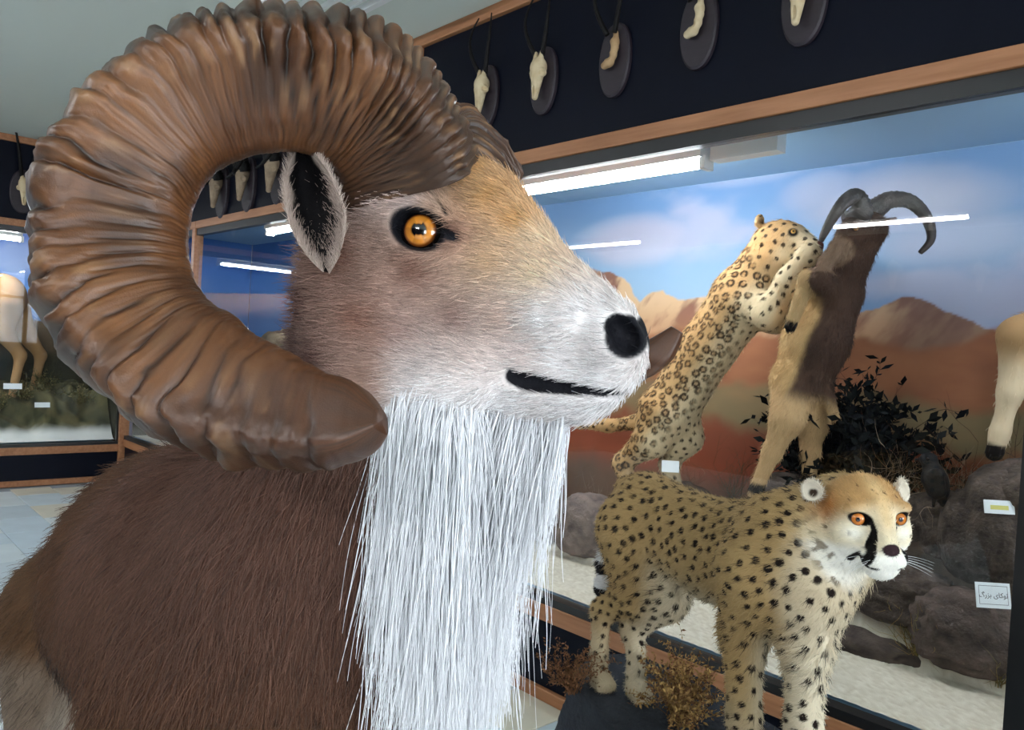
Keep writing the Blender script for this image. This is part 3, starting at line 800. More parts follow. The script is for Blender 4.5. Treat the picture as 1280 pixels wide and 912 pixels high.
def coat(name, n, weight, length, lift, rad, nseg=4, jit=.2, cj=.25):
    fi, p = scatter(Vr, Fr, n, rng, weight)
    nn_ = norm(Nr[Fr[fi]].mean(1)); col = Cr[Fr[fi]].mean(1); hwp = hw[Fr[fi]].mean(1)
    d = norm(flow(p, nn_, hwp) + jit * rng.normal(size=(n, 3)))
    L = length(p, hwp) * (.6 + .8 * rng.random(n))
    t = np.linspace(0, 1, nseg)[None, :, None]
    li = lift * (.6 + .8 * rng.random(n))
    pts = p[:, None] - nn_[:, None] * .0006 + (d[:, None] * t + nn_[:, None] * li[:, None, None] * (t - .62 * t * t)) * L[:, None, None]
    col = col * (1 + cj * rng.normal(size=n)).clip(.45, 1.7)[:, None]
    return hair(name, pts, rad * (.7 + .6 * rng.random(n)), np.clip(col, 0, 1), M_hair, ram_body)
coat('face_coat', 42000, dens * sstep(.25, .7, isH) * (1 - .97 * sstep(.1, .6, bk)), lambda p, h: .0085 + .010 * sstep(.06, -.04, th(p)[0]), .45, .00024)
coat('body_coat', 46000, dens * sstep(.75, .3, isH), lambda p, h: .022 + 0 * h, .35, .00036, 5)

# --- beard: long white strands from throat and jaw, hanging
def beard(n, name, us, vs, dep, Lr, rad, colr, spread=1.0, droop=1.0):
    a = rng.random(n); b = rng.random(n)
    root = np.zeros((n, 3)); tipd = np.zeros((n, 3))
    fi, p = scatter(Vr, Fr, n * 6, rng, (fn @ np.array([0, 0, 0]) + 1) * us(fcen))
    p = p[:n]; nn_ = norm(Nr[Fr[fi[:n]]].mean(1))
    L = Lr(p) * (.65 + .5 * rng.random(n)) * np.where(rng.random(n) < .06, 1.15, 1)
    k = 9; t = np.linspace(0, 1, k)
    out = norm(nn_ * np.array([1, 1, .3]) + .30 * rng.normal(size=(n, 3)))
    out0 = out * .5
    down = np.array([0, 0, -1.0]) + .075 * rng.normal(size=(n, 3)) * spread + dep(p)
    pts = np.zeros((n, k, 3)); cur = p.copy(); pts[:, 0] = cur
    cl = .05 * (np.stack([fbm(p * 45, 2, s) for s in (31, 32, 33)], 1) - .5) * 2
    for i in range(1, k):
        w = min(1, (t[i] / .30)) ** .7
        wav = .10 * np.sin(t[i] * 5 + 6.28 * a)[:, None] * np.stack([np.cos(6.28 * b), np.sin(6.28 * b), 0 * b], 1)
        d = norm(out0 * (1 - w) + (down + cl + wav) * (w + .15)); cur = cur + d * (L / (k - 1))[:, None]; pts[:, i] = cur
    col = colr(n)
    return hair(name, pts, rad * (.6 + .8 * rng.random(n)), col, M_beard, ram_body)
M_beard = vcol('beard_hair', .5, .3)
def gauss(c, p, r): return np.exp(-(((p - c) / r) ** 2).sum(-1))
def seen(p):
    c = (np.asarray(p) - CAMP) @ RC; return 640 + FPX * c[..., 0] / -c[..., 2], 456 - FPX * c[..., 1] / -c[..., 2]
def wgt_beard(p):
    u, v = seen(p)
    top = np.interp(u, [462, 480, 505, 560, 600, 640, 690, 708], [520, 500, 482, 502, 512, 520, 526, 520]); bot = np.interp(u, [462, 500, 560], [600, 720, 760])
    return sstep(462, 488, u) * sstep(712, 700, u) * sstep(-6, 8, v - top) * sstep(20, -20, v - bot) * (.3 + 1.1 * sstep(500, 660, u))
def blen(p):
    a, b, s = hxy(p)
    zt = PX(600, 950, .62)[2]
    full = np.clip(p[:, 2] - zt, .1, .34)
    x = (seen(p)[0] - 470) / 235
    prof = np.interp(x, [0, .15, .35, .55, .75, .9, 1.0], [.62, .85, 1.0, 1.0, .84, .60, .36])
    return full * prof * (.75 + .3 * rng.random(len(p)))
def bcol(n):
    c = np.tile(srgb(240, 240, 244), (n, 1)); g = rng.random(n); c = c * (.86 + .22 * g)[:, None]; return np.clip(c, 0, .95)
def lean(p):
    u = seen(p)[0]; return E1[None] * np.interp(u, [465, 500, 545, 600, 700], [-.04, .05, .0, -.06, -.10])[:, None]
beard(34000, 'beard', wgt_beard, None, lean, blen, .00046, bcol)
beard(9000, 'beard_underhair', wgt_beard, None, lean, lambda p: blen(p) * .62, .0006, bcol)

# --- eyes
def eyeball(c, n):
    R_ = EYE_R; seg, rg = 40, 26
    n = norm(n); a = norm(np.cross(n, E2)); b = np.cross(n, a)
    V, C_ = [], []
    iris, pup = .62, .30
    for i in range(rg + 1):
        ph = math.pi * (i / rg) ** 1.25
        for k in range(seg):
            t = 2 * math.pi * k / seg
            V.append(c + R_ * (math.cos(ph) * n + math.sin(ph) * (math.cos(t) * a + math.sin(t) * b)))
            rr = ph / .75
            px_ = math.sqrt((math.sin(t) / .8) ** 2 + (math.cos(t) / 1.05) ** 2)
            g = .8 + .4 * ((k * 7919) % 13) / 13
            cc = srgb(206, 130, 44) * g if rr < 1 else srgb(16, 12, 10)
            if .82 < rr < 1: cc = srgb(120, 62, 18)
            if rr * px_ < .47: cc = srgb(8, 7, 8)
            C_.append(cc)
    F_ = [(i * seg + k, i * seg + (k + 1) % seg, (i + 1) * seg + (k + 1) % seg, (i + 1) * seg + k) for i in range(rg) for k in range(seg)]
    return raw_mesh('eye', V, F_, True, np.array(C_))
M_eye = vcol('glass_eye', .12, .6, coat=.6)
link('eye', eyeball(EYEC, norm(EN + .10 * E1)), M_eye, ram)
link('eye', eyeball(mirror(EYEC), mirror(EYEC + norm(EN + .1 * E1)) - mirror(EYEC)), M_eye, ram)

# --- ears: cupped leaves, rim thick, hollow dark
def ear(P3, cup, name):
    """cupped leaf: P3 maps (x, y) of the outline plane to room points, cup = depth vector"""
    nu, nv = 40, 29; V = []; C_ = []
    # outline rims (front, back) as the photograph shows them, from base to tip
    fr_ = catmull(np.array([(412, 342), (424, 318), (431, 288), (428, 258), (416, 226), (398, 198), (384, 184), (378, 181)], float), nu)
    bk_ = catmull(np.array([(404, 340), (386, 322), (368, 294), (358, 262), (356, 232), (361, 206), (370, 188), (376, 181)], float), nu)
    for side in (0, 1):
        for i in range(nu):
            t = i / (nu - 1); w = np.linalg.norm(fr_[i] - bk_[i]) / 75
            for j in range(nv):
                s = j / (nv - 1); m = 1 - abs(2 * s - 1) ** 2.6
                q = bk_[i] * (1 - s) + fr_[i] * s
                p = P3(q[0], q[1]) + cup * m * (w ** .7) * 1.0
                edge = sstep(.80, 1.0, abs(2 * s - 1))
                p = p - norm(cup) * .004 * edge * (1 if w > .15 else 0) + norm(cup) * (.007 if side else 0) * (1 - .8 * edge)
                V.append(p)
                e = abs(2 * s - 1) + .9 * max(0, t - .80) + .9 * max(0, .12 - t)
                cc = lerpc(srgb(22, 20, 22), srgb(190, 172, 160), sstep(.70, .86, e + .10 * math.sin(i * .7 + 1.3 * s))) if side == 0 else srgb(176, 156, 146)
                if False and s < .35 and .25 < t < .75: cc = lerpc(cc, srgb(200, 196, 200), .55 * sstep(.35, .18, s))
                C_.append(cc)
    F_ = []
    for side in (0, 1):
        o = side * nu * nv
        for i in range(nu - 1):
            for j in range(nv - 1):
                q = (o + i * nv + j, o + i * nv + j + 1, o + (i + 1) * nv + j + 1, o + (i + 1) * nv + j)
                F_.append(q if side else q[::-1])
    o2 = nu * nv
    for i in range(nu - 1):
        for j in (0, nv - 1):
            q = (i * nv + j, (i + 1) * nv + j, o2 + (i + 1) * nv + j, o2 + i * nv + j); F_.append(q if j == 0 else q[::-1])
    V = np.array(V); F_ = np.array(F_); C_ = np.array(C_)
    o = link(name, raw_mesh(name, V, F_, True, C_), M_coat, ram)
    Ne = vnormals(V, F_)
    fi, p = scatter(V, F_, 5200, rng)
    lum = C_[F_[fi]].mean(1).mean(1); ok = lum > .14; fi, p = fi[ok], p[ok]
    nn_ = norm(Ne[F_[fi]].mean(1)); ax_ = norm(P3(378, 181) - P3(409, 338))
    d = norm(ax_ + .25 * rng.normal(size=p.shape)); L = .005 + .005 * rng.random(len(p))
    t = np.linspace(0, 1, 4)[None, :, None]
    hair('ear_fringe', p[:, None] + (d[:, None] * t + .2 * nn_[:, None] * t) * L[:, None, None], np.full(len(p), .00025), C_[F_[fi]].mean(1) * (.8 + .4 * rng.random(len(p)))[:, None], M_hair, o)
    return o
def ear_at(u, v): return PX(u, v, .574 + (400 - u) * .00018)
ecup = (PX(394, 262, .622) - PX(394, 262, .585))


# --- horns
OUT = [(588, 196, .600), (572, 150, .588), (545, 105, .575), (510, 68, .563), (465, 38, .552), (405, 17, .542), (335, 8, .533), (262, 16, .526), (198, 42, .520), (140, 82, .515), (92, 134, .510), (58, 194, .505), (41, 258, .500), (40, 322, .495),
       (58, 384, .490), (94, 446, .484), (142, 500, .478), (200, 543, .472), (268, 568, .466), (338, 577, .460), (402, 576, .455), (448, 567, .451), (478, 540, .449)]
INN = [(425, 265, .640), (430, 240, .630), (425, 215, .620), (410, 196, .610), (390, 186, .598), (362, 184, .588), (330, 190, .580), (300, 199, .572), (275, 212, .565), (257, 230, .558), (246, 252, .552), (240, 278, .547), (238, 304, .541), (240, 328, .535),
       (244, 350, .529), (254, 374, .522), (270, 390, .515), (296, 402, .507), (330, 421, .498), (366, 444, .488), (402, 464, .478), (446, 482, .468), (474, 512, .456)]
THK = [.046, .047, .048, .048, .048, .047, .046, .045, .044, .043, .042, .041, .040, .039, .038, .037, .036, .034, .032, .030, .027, .022, .010]
def catmull(P_, n):
    P_ = np.asarray(P_, dtype=float); m = len(P_); x = np.linspace(0, m - 1, n); i = np.clip(x.astype(int), 0, m - 2); f = (x - i)[:, None]
    g = lambda k: P_[np.clip(k, 0, m - 1)]
    p0, p1, p2, p3 = g(i - 1), g(i), g(i + 1), g(i + 2)
    return .5 * (2 * p1 + (p2 - p0) * f + (2 * p0 - 5 * p1 + 4 * p2 - p3) * f ** 2 + (3 * p1 - p0 - 3 * p2 + p3) * f ** 3)
def tipw_(tn, nlow): return sstep(.90, .94, tn + .03 * nlow)
def horn_mesh(fm, seed, OUT=OUT, INN=INN, THK=THK):
    NL, NA = 760, 92
    O_ = catmull([PX(*p) for p in OUT], NL); I_ = catmull([PX(*p) for p in INN], NL); TH = catmull(np.array(THK)[:, None], NL)[:, 0]
    cen = (O_ + I_) / 2; rad = (O_ - I_) / 2; Rw = np.linalg.norm(rad, axis=1)
    T = norm(np.gradient(cen, axis=0)); Rn = norm(rad - T * (rad * T).sum(1)[:, None] * .4); Bn = norm(np.cross(T, Rn))
    Bn = Bn * np.sign((Bn * (CAMP - cen)).sum(1))[:, None]
    arc = np.concatenate([[0], np.cumsum(np.linalg.norm(np.diff(O_, axis=0), axis=1))])
    # ridge phase along the outer edge: fine at the base, coarse further out
    rg = np.random.default_rng(seed); ph = np.zeros(NL); x = 0.0; marks_ = [0.0]
    while x < arc[-1] + .05:
        sp = np.interp(x, [0, .10, .17, .3, .9, arc[-1]], [.0085, .0105, .0150, .0200, .0195, .013]) * (.75 + .5 * rg.random()); x += sp; marks_.append(x)
    marks_ = np.array(marks_); phase = np.interp(arc, marks_, np.arange(len(marks_)))
    amp_r = rg.uniform(.45, 1.25, len(marks_) + 2)
    th_ = np.linspace(0, 2 * np.pi, NA, endpoint=False)
    ct, st = np.cos(th_), np.sin(th_)
    # section: blunt keel outside, slim edge inside
    rho = np.sign(ct) * np.abs(ct) ** .45; bet = np.sign(st) * np.abs(st) ** .42 * (.80 + .22 * ct - .10 * ct ** 2)
    pos = cen[:, None] + Rn[:, None] * (rho[None, :, None] * Rw[:, None, None]) + Bn[:, None] * (bet[None, :, None] * TH[:, None, None])
    tn = np.linspace(0, 1, NL)[:, None]
    nw = fbm(pos * 34, 4, seed + 3) - .5; nw2 = fbm(pos * 120, 3, seed + 5) - .5; nlow = fbm(pos * 13, 3, seed + 8) - .5
    # ridges sweep backwards and thin out towards the inner edge
    skew = (1 - rho[None]) * np.interp(tn, [0, .12, .3, .8, 1], [1.9, 1.3, .5, .25, .1])
    p = phase[:, None] + skew + 1.1 * nw + 1.3 * nlow
    p = np.where(p < 0, 0, p)
    fr = p - np.floor(p); A = amp_r[np.clip(np.floor(p).astype(int), 0, len(amp_r) - 1)]
    A2 = amp_r[np.clip(np.floor(p).astype(int) + 1, 0, len(amp_r) - 1)]; Am = A * (1 - fr) + A2 * fr
    bump = (np.abs(np.sin(np.pi * fr ** .8)) ** .62) - .6
    outer = sstep(-.98, .75, rho)[None] ** .95; keel = np.exp(-((th_ + np.pi) % (2 * np.pi) - np.pi) ** 2 / .75)[None]
    aval = np.interp(tn, [0, .05, .25, .5, .8, .93, 1], [.0026, .0056, .0060, .0054, .0044, .0018, .0003])
    fold = .30 + 1.35 * sstep(.38, .60, fbm(np.stack([pos[..., 0] * 17, pos[..., 1] * 17, pos[..., 2] * 17], -1), 3, seed + 21))      # some folds run deep, some fade
    lines = np.abs(np.sin(p * 9.4 + 3 * nw)) - .5
    disp = bump * Am * aval * (.03 + .95 * outer * fold + .75 * keel) + nw2 * .0022 + nlow * .010 * sstep(0, .1, tn) + keel * nw * .014 + lines * .00035 * (1 - tipw_(tn, nlow))
    inner_chip = np.exp(-((th_ - np.pi) ** 2) / .35)[None] * sstep(.5, .62, tn); disp = disp - inner_chip * np.maximum(0, nw) * .012
    # smooth broken facet at the tip
    tipw = sstep(.90, .94, tn + .03 * nlow)
    disp = disp * (1 - .75 * tipw)
    nrm = norm(Rn[:, None] * (rho[None, :, None] / np.maximum(Rw, .004)[:, None, None]) + Bn[:, None] * (bet[None, :, None] / np.maximum(TH, .004)[:, None, None]))
    pos = pos + nrm * disp[..., None]
    # colour
    fine = fbm(np.stack([p * 9, np.broadcast_to(th_[None] * 1.5, p.shape), 0 * p], -1), 3, seed + 11)
    fib = fbm(np.stack([np.broadcast_to(th_[None] * 22, p.shape), p * .35, 0 * p], -1), 3, seed + 12)
    base = lerpc(srgb(80, 48, 27), srgb(138, 94, 57), np.clip(fine * .8 + nlow * 1.4 + .15, 0, 1))
    base = base * (.82 + .30 * fib)[..., None] * (1 + .16 * lines)[..., None]
    base = lerpc(base, srgb(50, 30, 19), sstep(.42, .68, fbm(pos * 26, 4, seed + 13)) * .65)
    base = lerpc(base, srgb(54, 40, 32), sstep(.20, .0, tn) * .8)                                 # greyer at the root
    furrow = sstep(.30, .02, np.minimum(fr, (1 - fr) * 2.0))
    base = lerpc(base, srgb(28, 17, 12), furrow * .9 * np.clip((.12 + .8 * outer) * fold, 0, 1))          # darker in the furrows
    base = lerpc(base, srgb(176, 140, 104), sstep(.62, .92, np.sin(np.pi * fr)) * sstep(.52, .72, fbm(pos * 48, 4, seed + 15)) * .6 * outer)  # paler patches on the crests
    base = lerpc(base, srgb(30, 19, 13), np.clip(keel * 1.2 - .15, 0, 1) * .75 * sstep(.05, .3, tn) * (.55 + .45 * sstep(.4, .6, fbm(pos * 30, 3, seed + 17))))
    base = lerpc(base, srgb(80, 48, 28), sstep(.55, .9, tn) * .45)
    tipw = tipw_(tn, nlow)
    base = lerpc(base, lerpc(srgb(44, 26, 16), srgb(104, 66, 40), fib), tipw * .9)
    base = base * np.array([.80, .71, .62])
    V = pos.reshape(-1, 3)
    V = np.concatenate([V, [pos[0].mean(0)], [pos[-1].mean(0)]]); Cc = np.concatenate([base.reshape(-1, 3), [base[0].mean(0)], [base[-1].mean(0)]])
    idx_ = np.arange(NL * NA).reshape(NL, NA); n2 = np.roll(idx_, -1, 1)
    Fq = np.stack([idx_[:-1], n2[:-1], n2[1:], idx_[1:]], -1).reshape(-1, 4)
    cap = np.stack([np.full(NA, NL * NA), n2[0], idx_[0], idx_[0]], -1); cap2 = np.stack([np.full(NA, NL * NA + 1), idx_[-1], n2[-1], n2[-1]], -1)
    V = fm(V)
    faces = [tuple(q) for q in Fq] + [tuple(q[:3]) for q in cap] + [tuple(q[:3]) for q in cap2]
    me = raw_mesh('horn', V, faces, True, np.clip(Cc, 0, 1))
    return me
M_horn = vcol('horn', .40, .5, bump=(900, .12, .002, 3))
link('horn', horn_mesh(lambda V: V, 3), M_horn, ram)
# the other horn is unbroken and curls on to a point
def other_horn(V):
    Vm = mirror(V); n = (len(Vm) - 2) // 92; t = np.append(np.repeat(np.linspace(0, 1, n), 92), [0, 1])
    tip = Vm[-1]; u, v = [float(x) for x in seen(tip)]; d = float((CAMP - tip) @ CZ); print('tip', u, v, d)
    return Vm + sstep(.70, 1, t)[:, None] * (PX(846, 412, d) - tip)[None] + (sstep(.02, .12, t) * sstep(.5, .3, t))[:, None] * (-.020 * CY - .015 * E3)[None]
link('horn', horn_mesh(other_horn, 8, OUT[:-3] + [(410, 572, .450), (470, 552, .442), (530, 530, .436), (572, 490, .432), (590, 432, .430)],
                       INN[:-3] + [(392, 462, .478), (432, 476, .465), (478, 472, .452), (520, 450, .442), (566, 418, .432)], THK[:-3] + [.026, .025, .022, .017, .005]), M_horn, ram)

ear(ear_at, ecup, 'ear')
ear(lambda u, v: mirror(ear_at(u, v)), mirror(HO + ecup) - mirror(HO), 'ear')
# ================================================================== shared animal helpers
def skin_mesh(fields, relax_it=2):
    """fields: list of Field; first ones win where their boxes overlap"""
    Vs, Fs, n, boxes = [], [], 0, []
    for F in fields:
        V, Q = F.skin(); V = relax(V, Q, relax_it, .5)
        c = V[Q].mean(1); keep = np.ones(len(Q), bool)
        for lo, hi in boxes: keep &= ~np.all((c > lo) & (c < hi), 1)
        m = 3 * F.h; boxes.append((F.lo + m, F.lo + F.h * (F.n - 1) - m))
        Vs.append(V); Fs.append(Q[keep] + n); n += len(V)
    return np.concatenate(Vs), np.concatenate(Fs)

def spots_on(V, n_try, gap, rng, mask=None):
    """blue-noise seed points on a vertex cloud"""
    idx = rng.permutation(len(V)) if mask is None else rng.permutation(np.where(mask)[0])
    S = []; cell = {}
    for i in idx[:n_try]:
        p = V[i]; g = gap(p) if callable(gap) else gap; k = tuple(np.floor(p / .05).astype(int)); ok = True
        for dx in (-1, 0, 1):
            for dy in (-1, 0, 1):
                for dz in (-1, 0, 1):
                    for q in cell.get((k[0] + dx, k[1] + dy, k[2] + dz), ()):
                        if (q[0] - p[0]) ** 2 + (q[1] - p[1]) ** 2 + (q[2] - p[2]) ** 2 < g * g: ok = False; break
                    if not ok: break
                if not ok: break
            if not ok: break
        if ok: cell.setdefault(k, []).append(p); S.append(p)
    return np.array(S)

def nearest(V, S):
    d = np.full(len(V), 9.0); who = np.zeros(len(V), int)
    for a in range(0, len(V), 4000):
        D = np.sqrt(((V[a:a + 4000, None] - S[None]) ** 2).sum(-1)); who[a:a + 4000] = D.argmin(1); d[a:a + 4000] = D.min(1)
    return d, who

def fur(name, V, F, Nv, C, n, flowfn, lenfn, lift, rad, mat, parent, weight=None, jit=.25, cj=.12, nseg=4, rng=np.random.default_rng(3)):
    fc = V[F].mean(1); fn_ = norm(np.cross(V[F[:, 2]] - V[F[:, 0]], V[F[:, 3]] - V[F[:, 1]]))
    w = np.clip((fn_ * norm(CAMP - fc)).sum(1) + .6, 0, 1)
    if weight is not None: w = w * weight[F].mean(1)
    fi, p = scatter(V, F, n, rng, w)
    nn = norm(Nv[F[fi]].mean(1)); d = flowfn(p); d = norm(d - nn * (d * nn).sum(1)[:, None]); d = norm(d + jit * rng.normal(size=(n, 3)))
    L = lenfn(p) * (.6 + .8 * rng.random(n)); t = np.linspace(0, 1, nseg)[None, :, None]; li = lift * (.6 + .8 * rng.random(n))
    pts = p[:, None] - nn[:, None] * .0008 + (d[:, None] * t + nn[:, None] * li[:, None, None] * (t - .55 * t * t)) * L[:, None, None]
    # colour from the nearest corner so that spots stay crisp
    q = F[fi]; dd = ((V[q] - p[:, None]) ** 2).sum(-1); vi = q[np.arange(n), dd.argmin(1)]
    col = np.clip(C[vi] * (1 + cj * rng.normal(size=n)).clip(.5, 1.6)[:, None], 0, 1)
    return hair(name, pts, rad * (.7 + .6 * rng.random(n)), col, mat, parent)

def small_eye(c, n, up, R_, iris, parent, open_=1.15):
    seg, rg = 24, 16; n = norm(np3(n)); a = norm(np.cross(n, up)); b = np.cross(n, a); V, C_ = [], []
    for i in range(rg + 1):
        ph = math.pi * (i / rg) ** 1.3
        for k in range(seg):
            t = 2 * math.pi * k / seg; V.append(c + R_ * (math.cos(ph) * n + math.sin(ph) * (math.cos(t) * a + math.sin(t) * b)))
            r = ph / .80; C_.append(srgb(8, 6, 6) if r < .40 else (iris * (1.15 - .3 * r) if r < 1 else srgb(20, 14, 10)))
    F_ = np.array([(i * seg + k, i * seg + (k + 1) % seg, (i + 1) * seg + (k + 1) % seg, (i + 1) * seg + k) for i in range(rg) for k in range(seg)])
    return link('eye', raw_mesh('eye', V, F_, True, np.array(C_)), M_eye, parent)

M_fur = vcol('short_fur', .8, .1, bump=(500, .2, .003, 3))
M_furhair = vcol('fur_hair', .6, .2)

# ================================================================== the young cheetah in front of the case
ZP = .545                                            # top of its rock
HC = PX(1080, 648, 1.46)                             # centre of the skull
hx, hy, hz = CX.copy(), norm(CY - .0 * CZ), CZ.copy()
def ch(x, y, z): return HC + x * hx + y * hy + z * hz
CH_HIP, CH_MID, CH_CHE = PX(808, 652, 2.02), PX(884, 686, 1.80), PX(975, 706, 1.58)
cf = CH_CHE - CH_HIP; cf[2] = 0; cf /= np.linalg.norm(cf); cr = np.cross(cf, [0, 0, 1.0])    # forwards, to its right (towards picture left)
UPV = np.array([0, 0, 1.0])
def cheetah_field(F):
    sq = (cr, .72)
    F.cone(CH_HIP + UPV * .012, .118, CH_MID + UPV * .010, .108, .03, 'u', sq); F.cone(CH_MID, .112, CH_CHE + UPV * .0, .132, .03, 'u', (cr, .70))
    F.ell(CH_CHE + cf * .05 - UPV * .03, (.085, .085, .115), None, .04)
    F.cone(CH_CHE + cf * .02 + UPV * .055, .095, ch(-.01, -.005, -.075), .080, .05)            # neck
    F.cone(CH_CHE + cf * .08 - UPV * .02, .080, ch(.0, -.06, -.06), .062, .05)
    for s, hh, kn, hk, pw in ((1, (812, 668, 2.0), (795, 742, 1.97), (752, 764, 2.03), (749, 838, 2.02)), (-1, (828, 668, 2.05), (832, 744, 1.93), (790, 788, 2.00), (795, 838, 1.97))):
        h = CH_HIP + cr * .050 * s - UPV * .02; h2 = PX(*hh)
        F.chain([(h, .098), (PX(*kn), .060), (PX(*hk), .0275), (PX(pw[0], pw[1] - 26, pw[2]), .0225)], .03, (cr, .85))
        p = PX(*pw); p[2] = ZP + .022
        F.cone(PX(pw[0], pw[1] - 26, pw[2]), .0225, p, .024, .015); F.ell(p + cf * .018 - UPV * .002, (.030, .030, .022), None, .012)
        for k in (-1.5, -.5, .5, 1.5): F.ell(p + cf * (.043 - .004 * abs(k)) + cr * .0125 * k - UPV * .006, (.0105, .0105, .015), None, .004)
    for s, sh, el, wr, pw in ((1, (945, 690, 1.60), (930, 790, 1.60), (930, 895, 1.57), None), (-1, (1005, 700, 1.53), (1008, 805, 1.50), (1004, 905, 1.47), None)):
        s0 = CH_CHE + cr * .060 * s - UPV * .01; e = PX(*el); w = PX(*wr); p = w.copy(); p[2] = ZP + .024
        F.chain([(s0, .085), (e, .046), (w, .030), (p, .027)], .03)
        F.ell(p + cf * .018 - UPV * .002, (.032, .032, .024), None, .012)
        for k in (-1.5, -.5, .5, 1.5): F.ell(p + cf * (.045 - .004 * abs(k)) + cr * .0135 * k - UPV * .008, (.0115, .0115, .016), None, .004)
    t0 = CH_HIP - cf * .10 + UPV * .07
    F.chain([(t0, .034), (PX(768, 660, 2.16), .024), (PX(757, 705, 2.17), .022), (PX(756, 735, 2.14), .025), (PX(764, 752, 2.12), .018)], .02)
    # head
    A = np.array([hx, hy, hz])
    F.ell(ch(0, .010, -.005), (.070, .073, .078), A, .02)
    F.ell(ch(0, -.040, -.015), (.069, .052, .060), A, .03)                                   # cheeks and jaw
    F.cone(ch(0, .022, .058), .026, ch(0, -.028, .092), .0165, .02)                          # bridge of the nose
    for s in (1, -1):
        F.ell(ch(s * .0160, -.054, .079), (.0240, .0200, .0255), A, .020)                     # whisker pads
        F.ell(ch(s * .037, .030, .052), (.024, .014, .018), A, .012)                         # brow
        F.ell(ch(s * .044, -.020, .034), (.022, .028, .022), A, .030)                        # cheekbone
        F.ell(ch(s * .0365, .013, .073), (.0150, .0092, .014), np.array([norm(hx + s * .22 * hy), norm(hy - s * .22 * hx), hz]), .006, 'd')
        F.ell(ch(s * .0075, -.041, .1105), (.0035, .003, .007), A, .002, 'd')
    F.ell(ch(0, -.036, .101), (.0150, .0100, .0115), A, .004)                                # nose
    F.ell(ch(0, -.080, .066), (.026, .0160, .024), A, .020)                                  # chin
    for s in (1, -1):
        L = [ch(0, -.066, .112), ch(s * .012, -.073, .105), ch(s * .026, -.072, .092), ch(s * .036, -.066, .078)]
        for a, b in zip(L[:-1], L[1:]): F.cone(a, .0030, b, .0028, .003, 'd')
    F.cone(ch(0, -.046, .115), .002, ch(0, -.066, .113), .002, .002, 'd')
    return F
pts_ = np.array([CH_HIP, CH_CHE, PX(757, 720, 2.2), PX(1010, 900, 1.45), HC, PX(748, 838, 2.05)])
lo, hi = pts_.min(0) - .17, pts_.max(0) + .15; lo[2] = ZP - .008
hl, hh = HC - np.array([.125, .125, .115]), HC + np.array([.125, .125, .10])
Vc, Fc = skin_mesh([cheetah_field(Field(hl, hh, .0024)), cheetah_field(Field(lo, hi, .0040))])
Nc = vnormals(Vc, Fc)
rng = np.random.default_rng(21)
X_, Y_, Z_ = (Vc - HC) @ hx, (Vc - HC) @ hy, (Vc - HC) @ hz
alc = (Vc - CH_HIP) @ cf; latc = np.abs((Vc - CH_HIP - alc[:, None] * cf) @ cr); zc = Vc[:, 2]
isface = sstep(-.045, .015, Z_ + .25 * Y_) * sstep(.135, .105, np.linalg.norm(Vc - ch(0, -.01, .02), axis=1))
tan_, pale = srgb(178, 148, 102), srgb(218, 206, 180)
Cc = lerpc(tan_, tan_ * .86, fbm(Vc * 16, 3, 2))
Cc = lerpc(Cc, pale, sstep(.10, -.06, (zc - .90) + .0) * .75 * sstep(.085, .03, latc))
Cc = lerpc(Cc, pale, sstep(.78, .62, zc) * .55)                                              # pale shanks
Cc = lerpc(Cc, srgb(222, 212, 190), sstep(.03, .09, alc - .52) * sstep(1.16, 1.04, zc) * .5)  # chest
ruff = sstep(.14, .06, np.linalg.norm(Vc - ch(-.02, -.05, -.07), axis=1)); Cc = lerpc(Cc, srgb(222, 206, 168), ruff * .8)
# spots
S = spots_on(Vc, 16000, lambda p: .0245 if p[2] > .80 else .022, rng)
d, who = nearest(Vc, S); rs = (.0062 + .0030 * rng.random(len(S)))[who]
rs = rs * np.interp(zc, [.55, .62, .75, .9], [.55, .75, .95, 1.0]) * (1 - .45 * ruff)
spot = sstep(1.15, .85, d / rs + .35 * (fbm(Vc * 130, 2, 5) - .5)) * (1 - isface) * sstep(.585, .60, zc)
spot = spot * (1 - .35 * sstep(.9, .6, zc) * 0)
tailm = (alc < -.085) & (zc < 1.08); ring = (np.sin((zc - 1.0) * 95) > .1) & tailm & (zc < .98)
Cc = lerpc(Cc, srgb(30, 22, 18), spot); Cc[ring] = srgb(24, 22, 24); Cc[tailm & ~ring & (zc < .98)] = srgb(210, 210, 210)
# face
fc_ = lerpc(srgb(226, 212, 182), srgb(190, 150, 100), sstep(.010, .050, Y_ + .35 * np.abs(X_) - .15 * np.maximum(0, Z_)))
fc_ = lerpc(fc_, srgb(240, 236, 226), sstep(-.028, -.05, Y_))
fc_ = lerpc(fc_, srgb(222, 190, 140), np.exp(-((X_ / .014) ** 2)) * sstep(-.02, .02, Y_) * .8)
fc_ = lerpc(fc_, srgb(240, 236, 224), np.exp(-(((np.abs(X_) - .045) / .016) ** 2 + ((Y_ + .014) / .013) ** 2)) * .9)
for s in (1, -1):
    fc_ = lerpc(fc_, srgb(168, 104, 48), np.exp(-(((X_ - s * .072) / .022) ** 2 + ((Y_ - .022) / .030) ** 2)) * sstep(.05, -.0, Z_) * .85)
vs_ = sstep(.30, .20, np.abs(np.sin(X_ * 150 + 2 * fbm(Vc * 60, 2, 8))) + .9 * np.abs(np.sin(Y_ * 105 + X_ * 30))) * sstep(.030, .045, Y_)
fc_ = lerpc(fc_, srgb(84, 60, 38), vs_ * .9)
fc_ = fc_ * (.82 + .36 * fbm(Vc * 70, 3, 19))[:, None]
ck_ = sstep(.62, .70, fbm(Vc * 55, 2, 23)) * sstep(.045, .06, np.abs(X_)) * sstep(.03, .0, Y_); fc_ = lerpc(fc_, srgb(90, 72, 54), ck_ * .8)
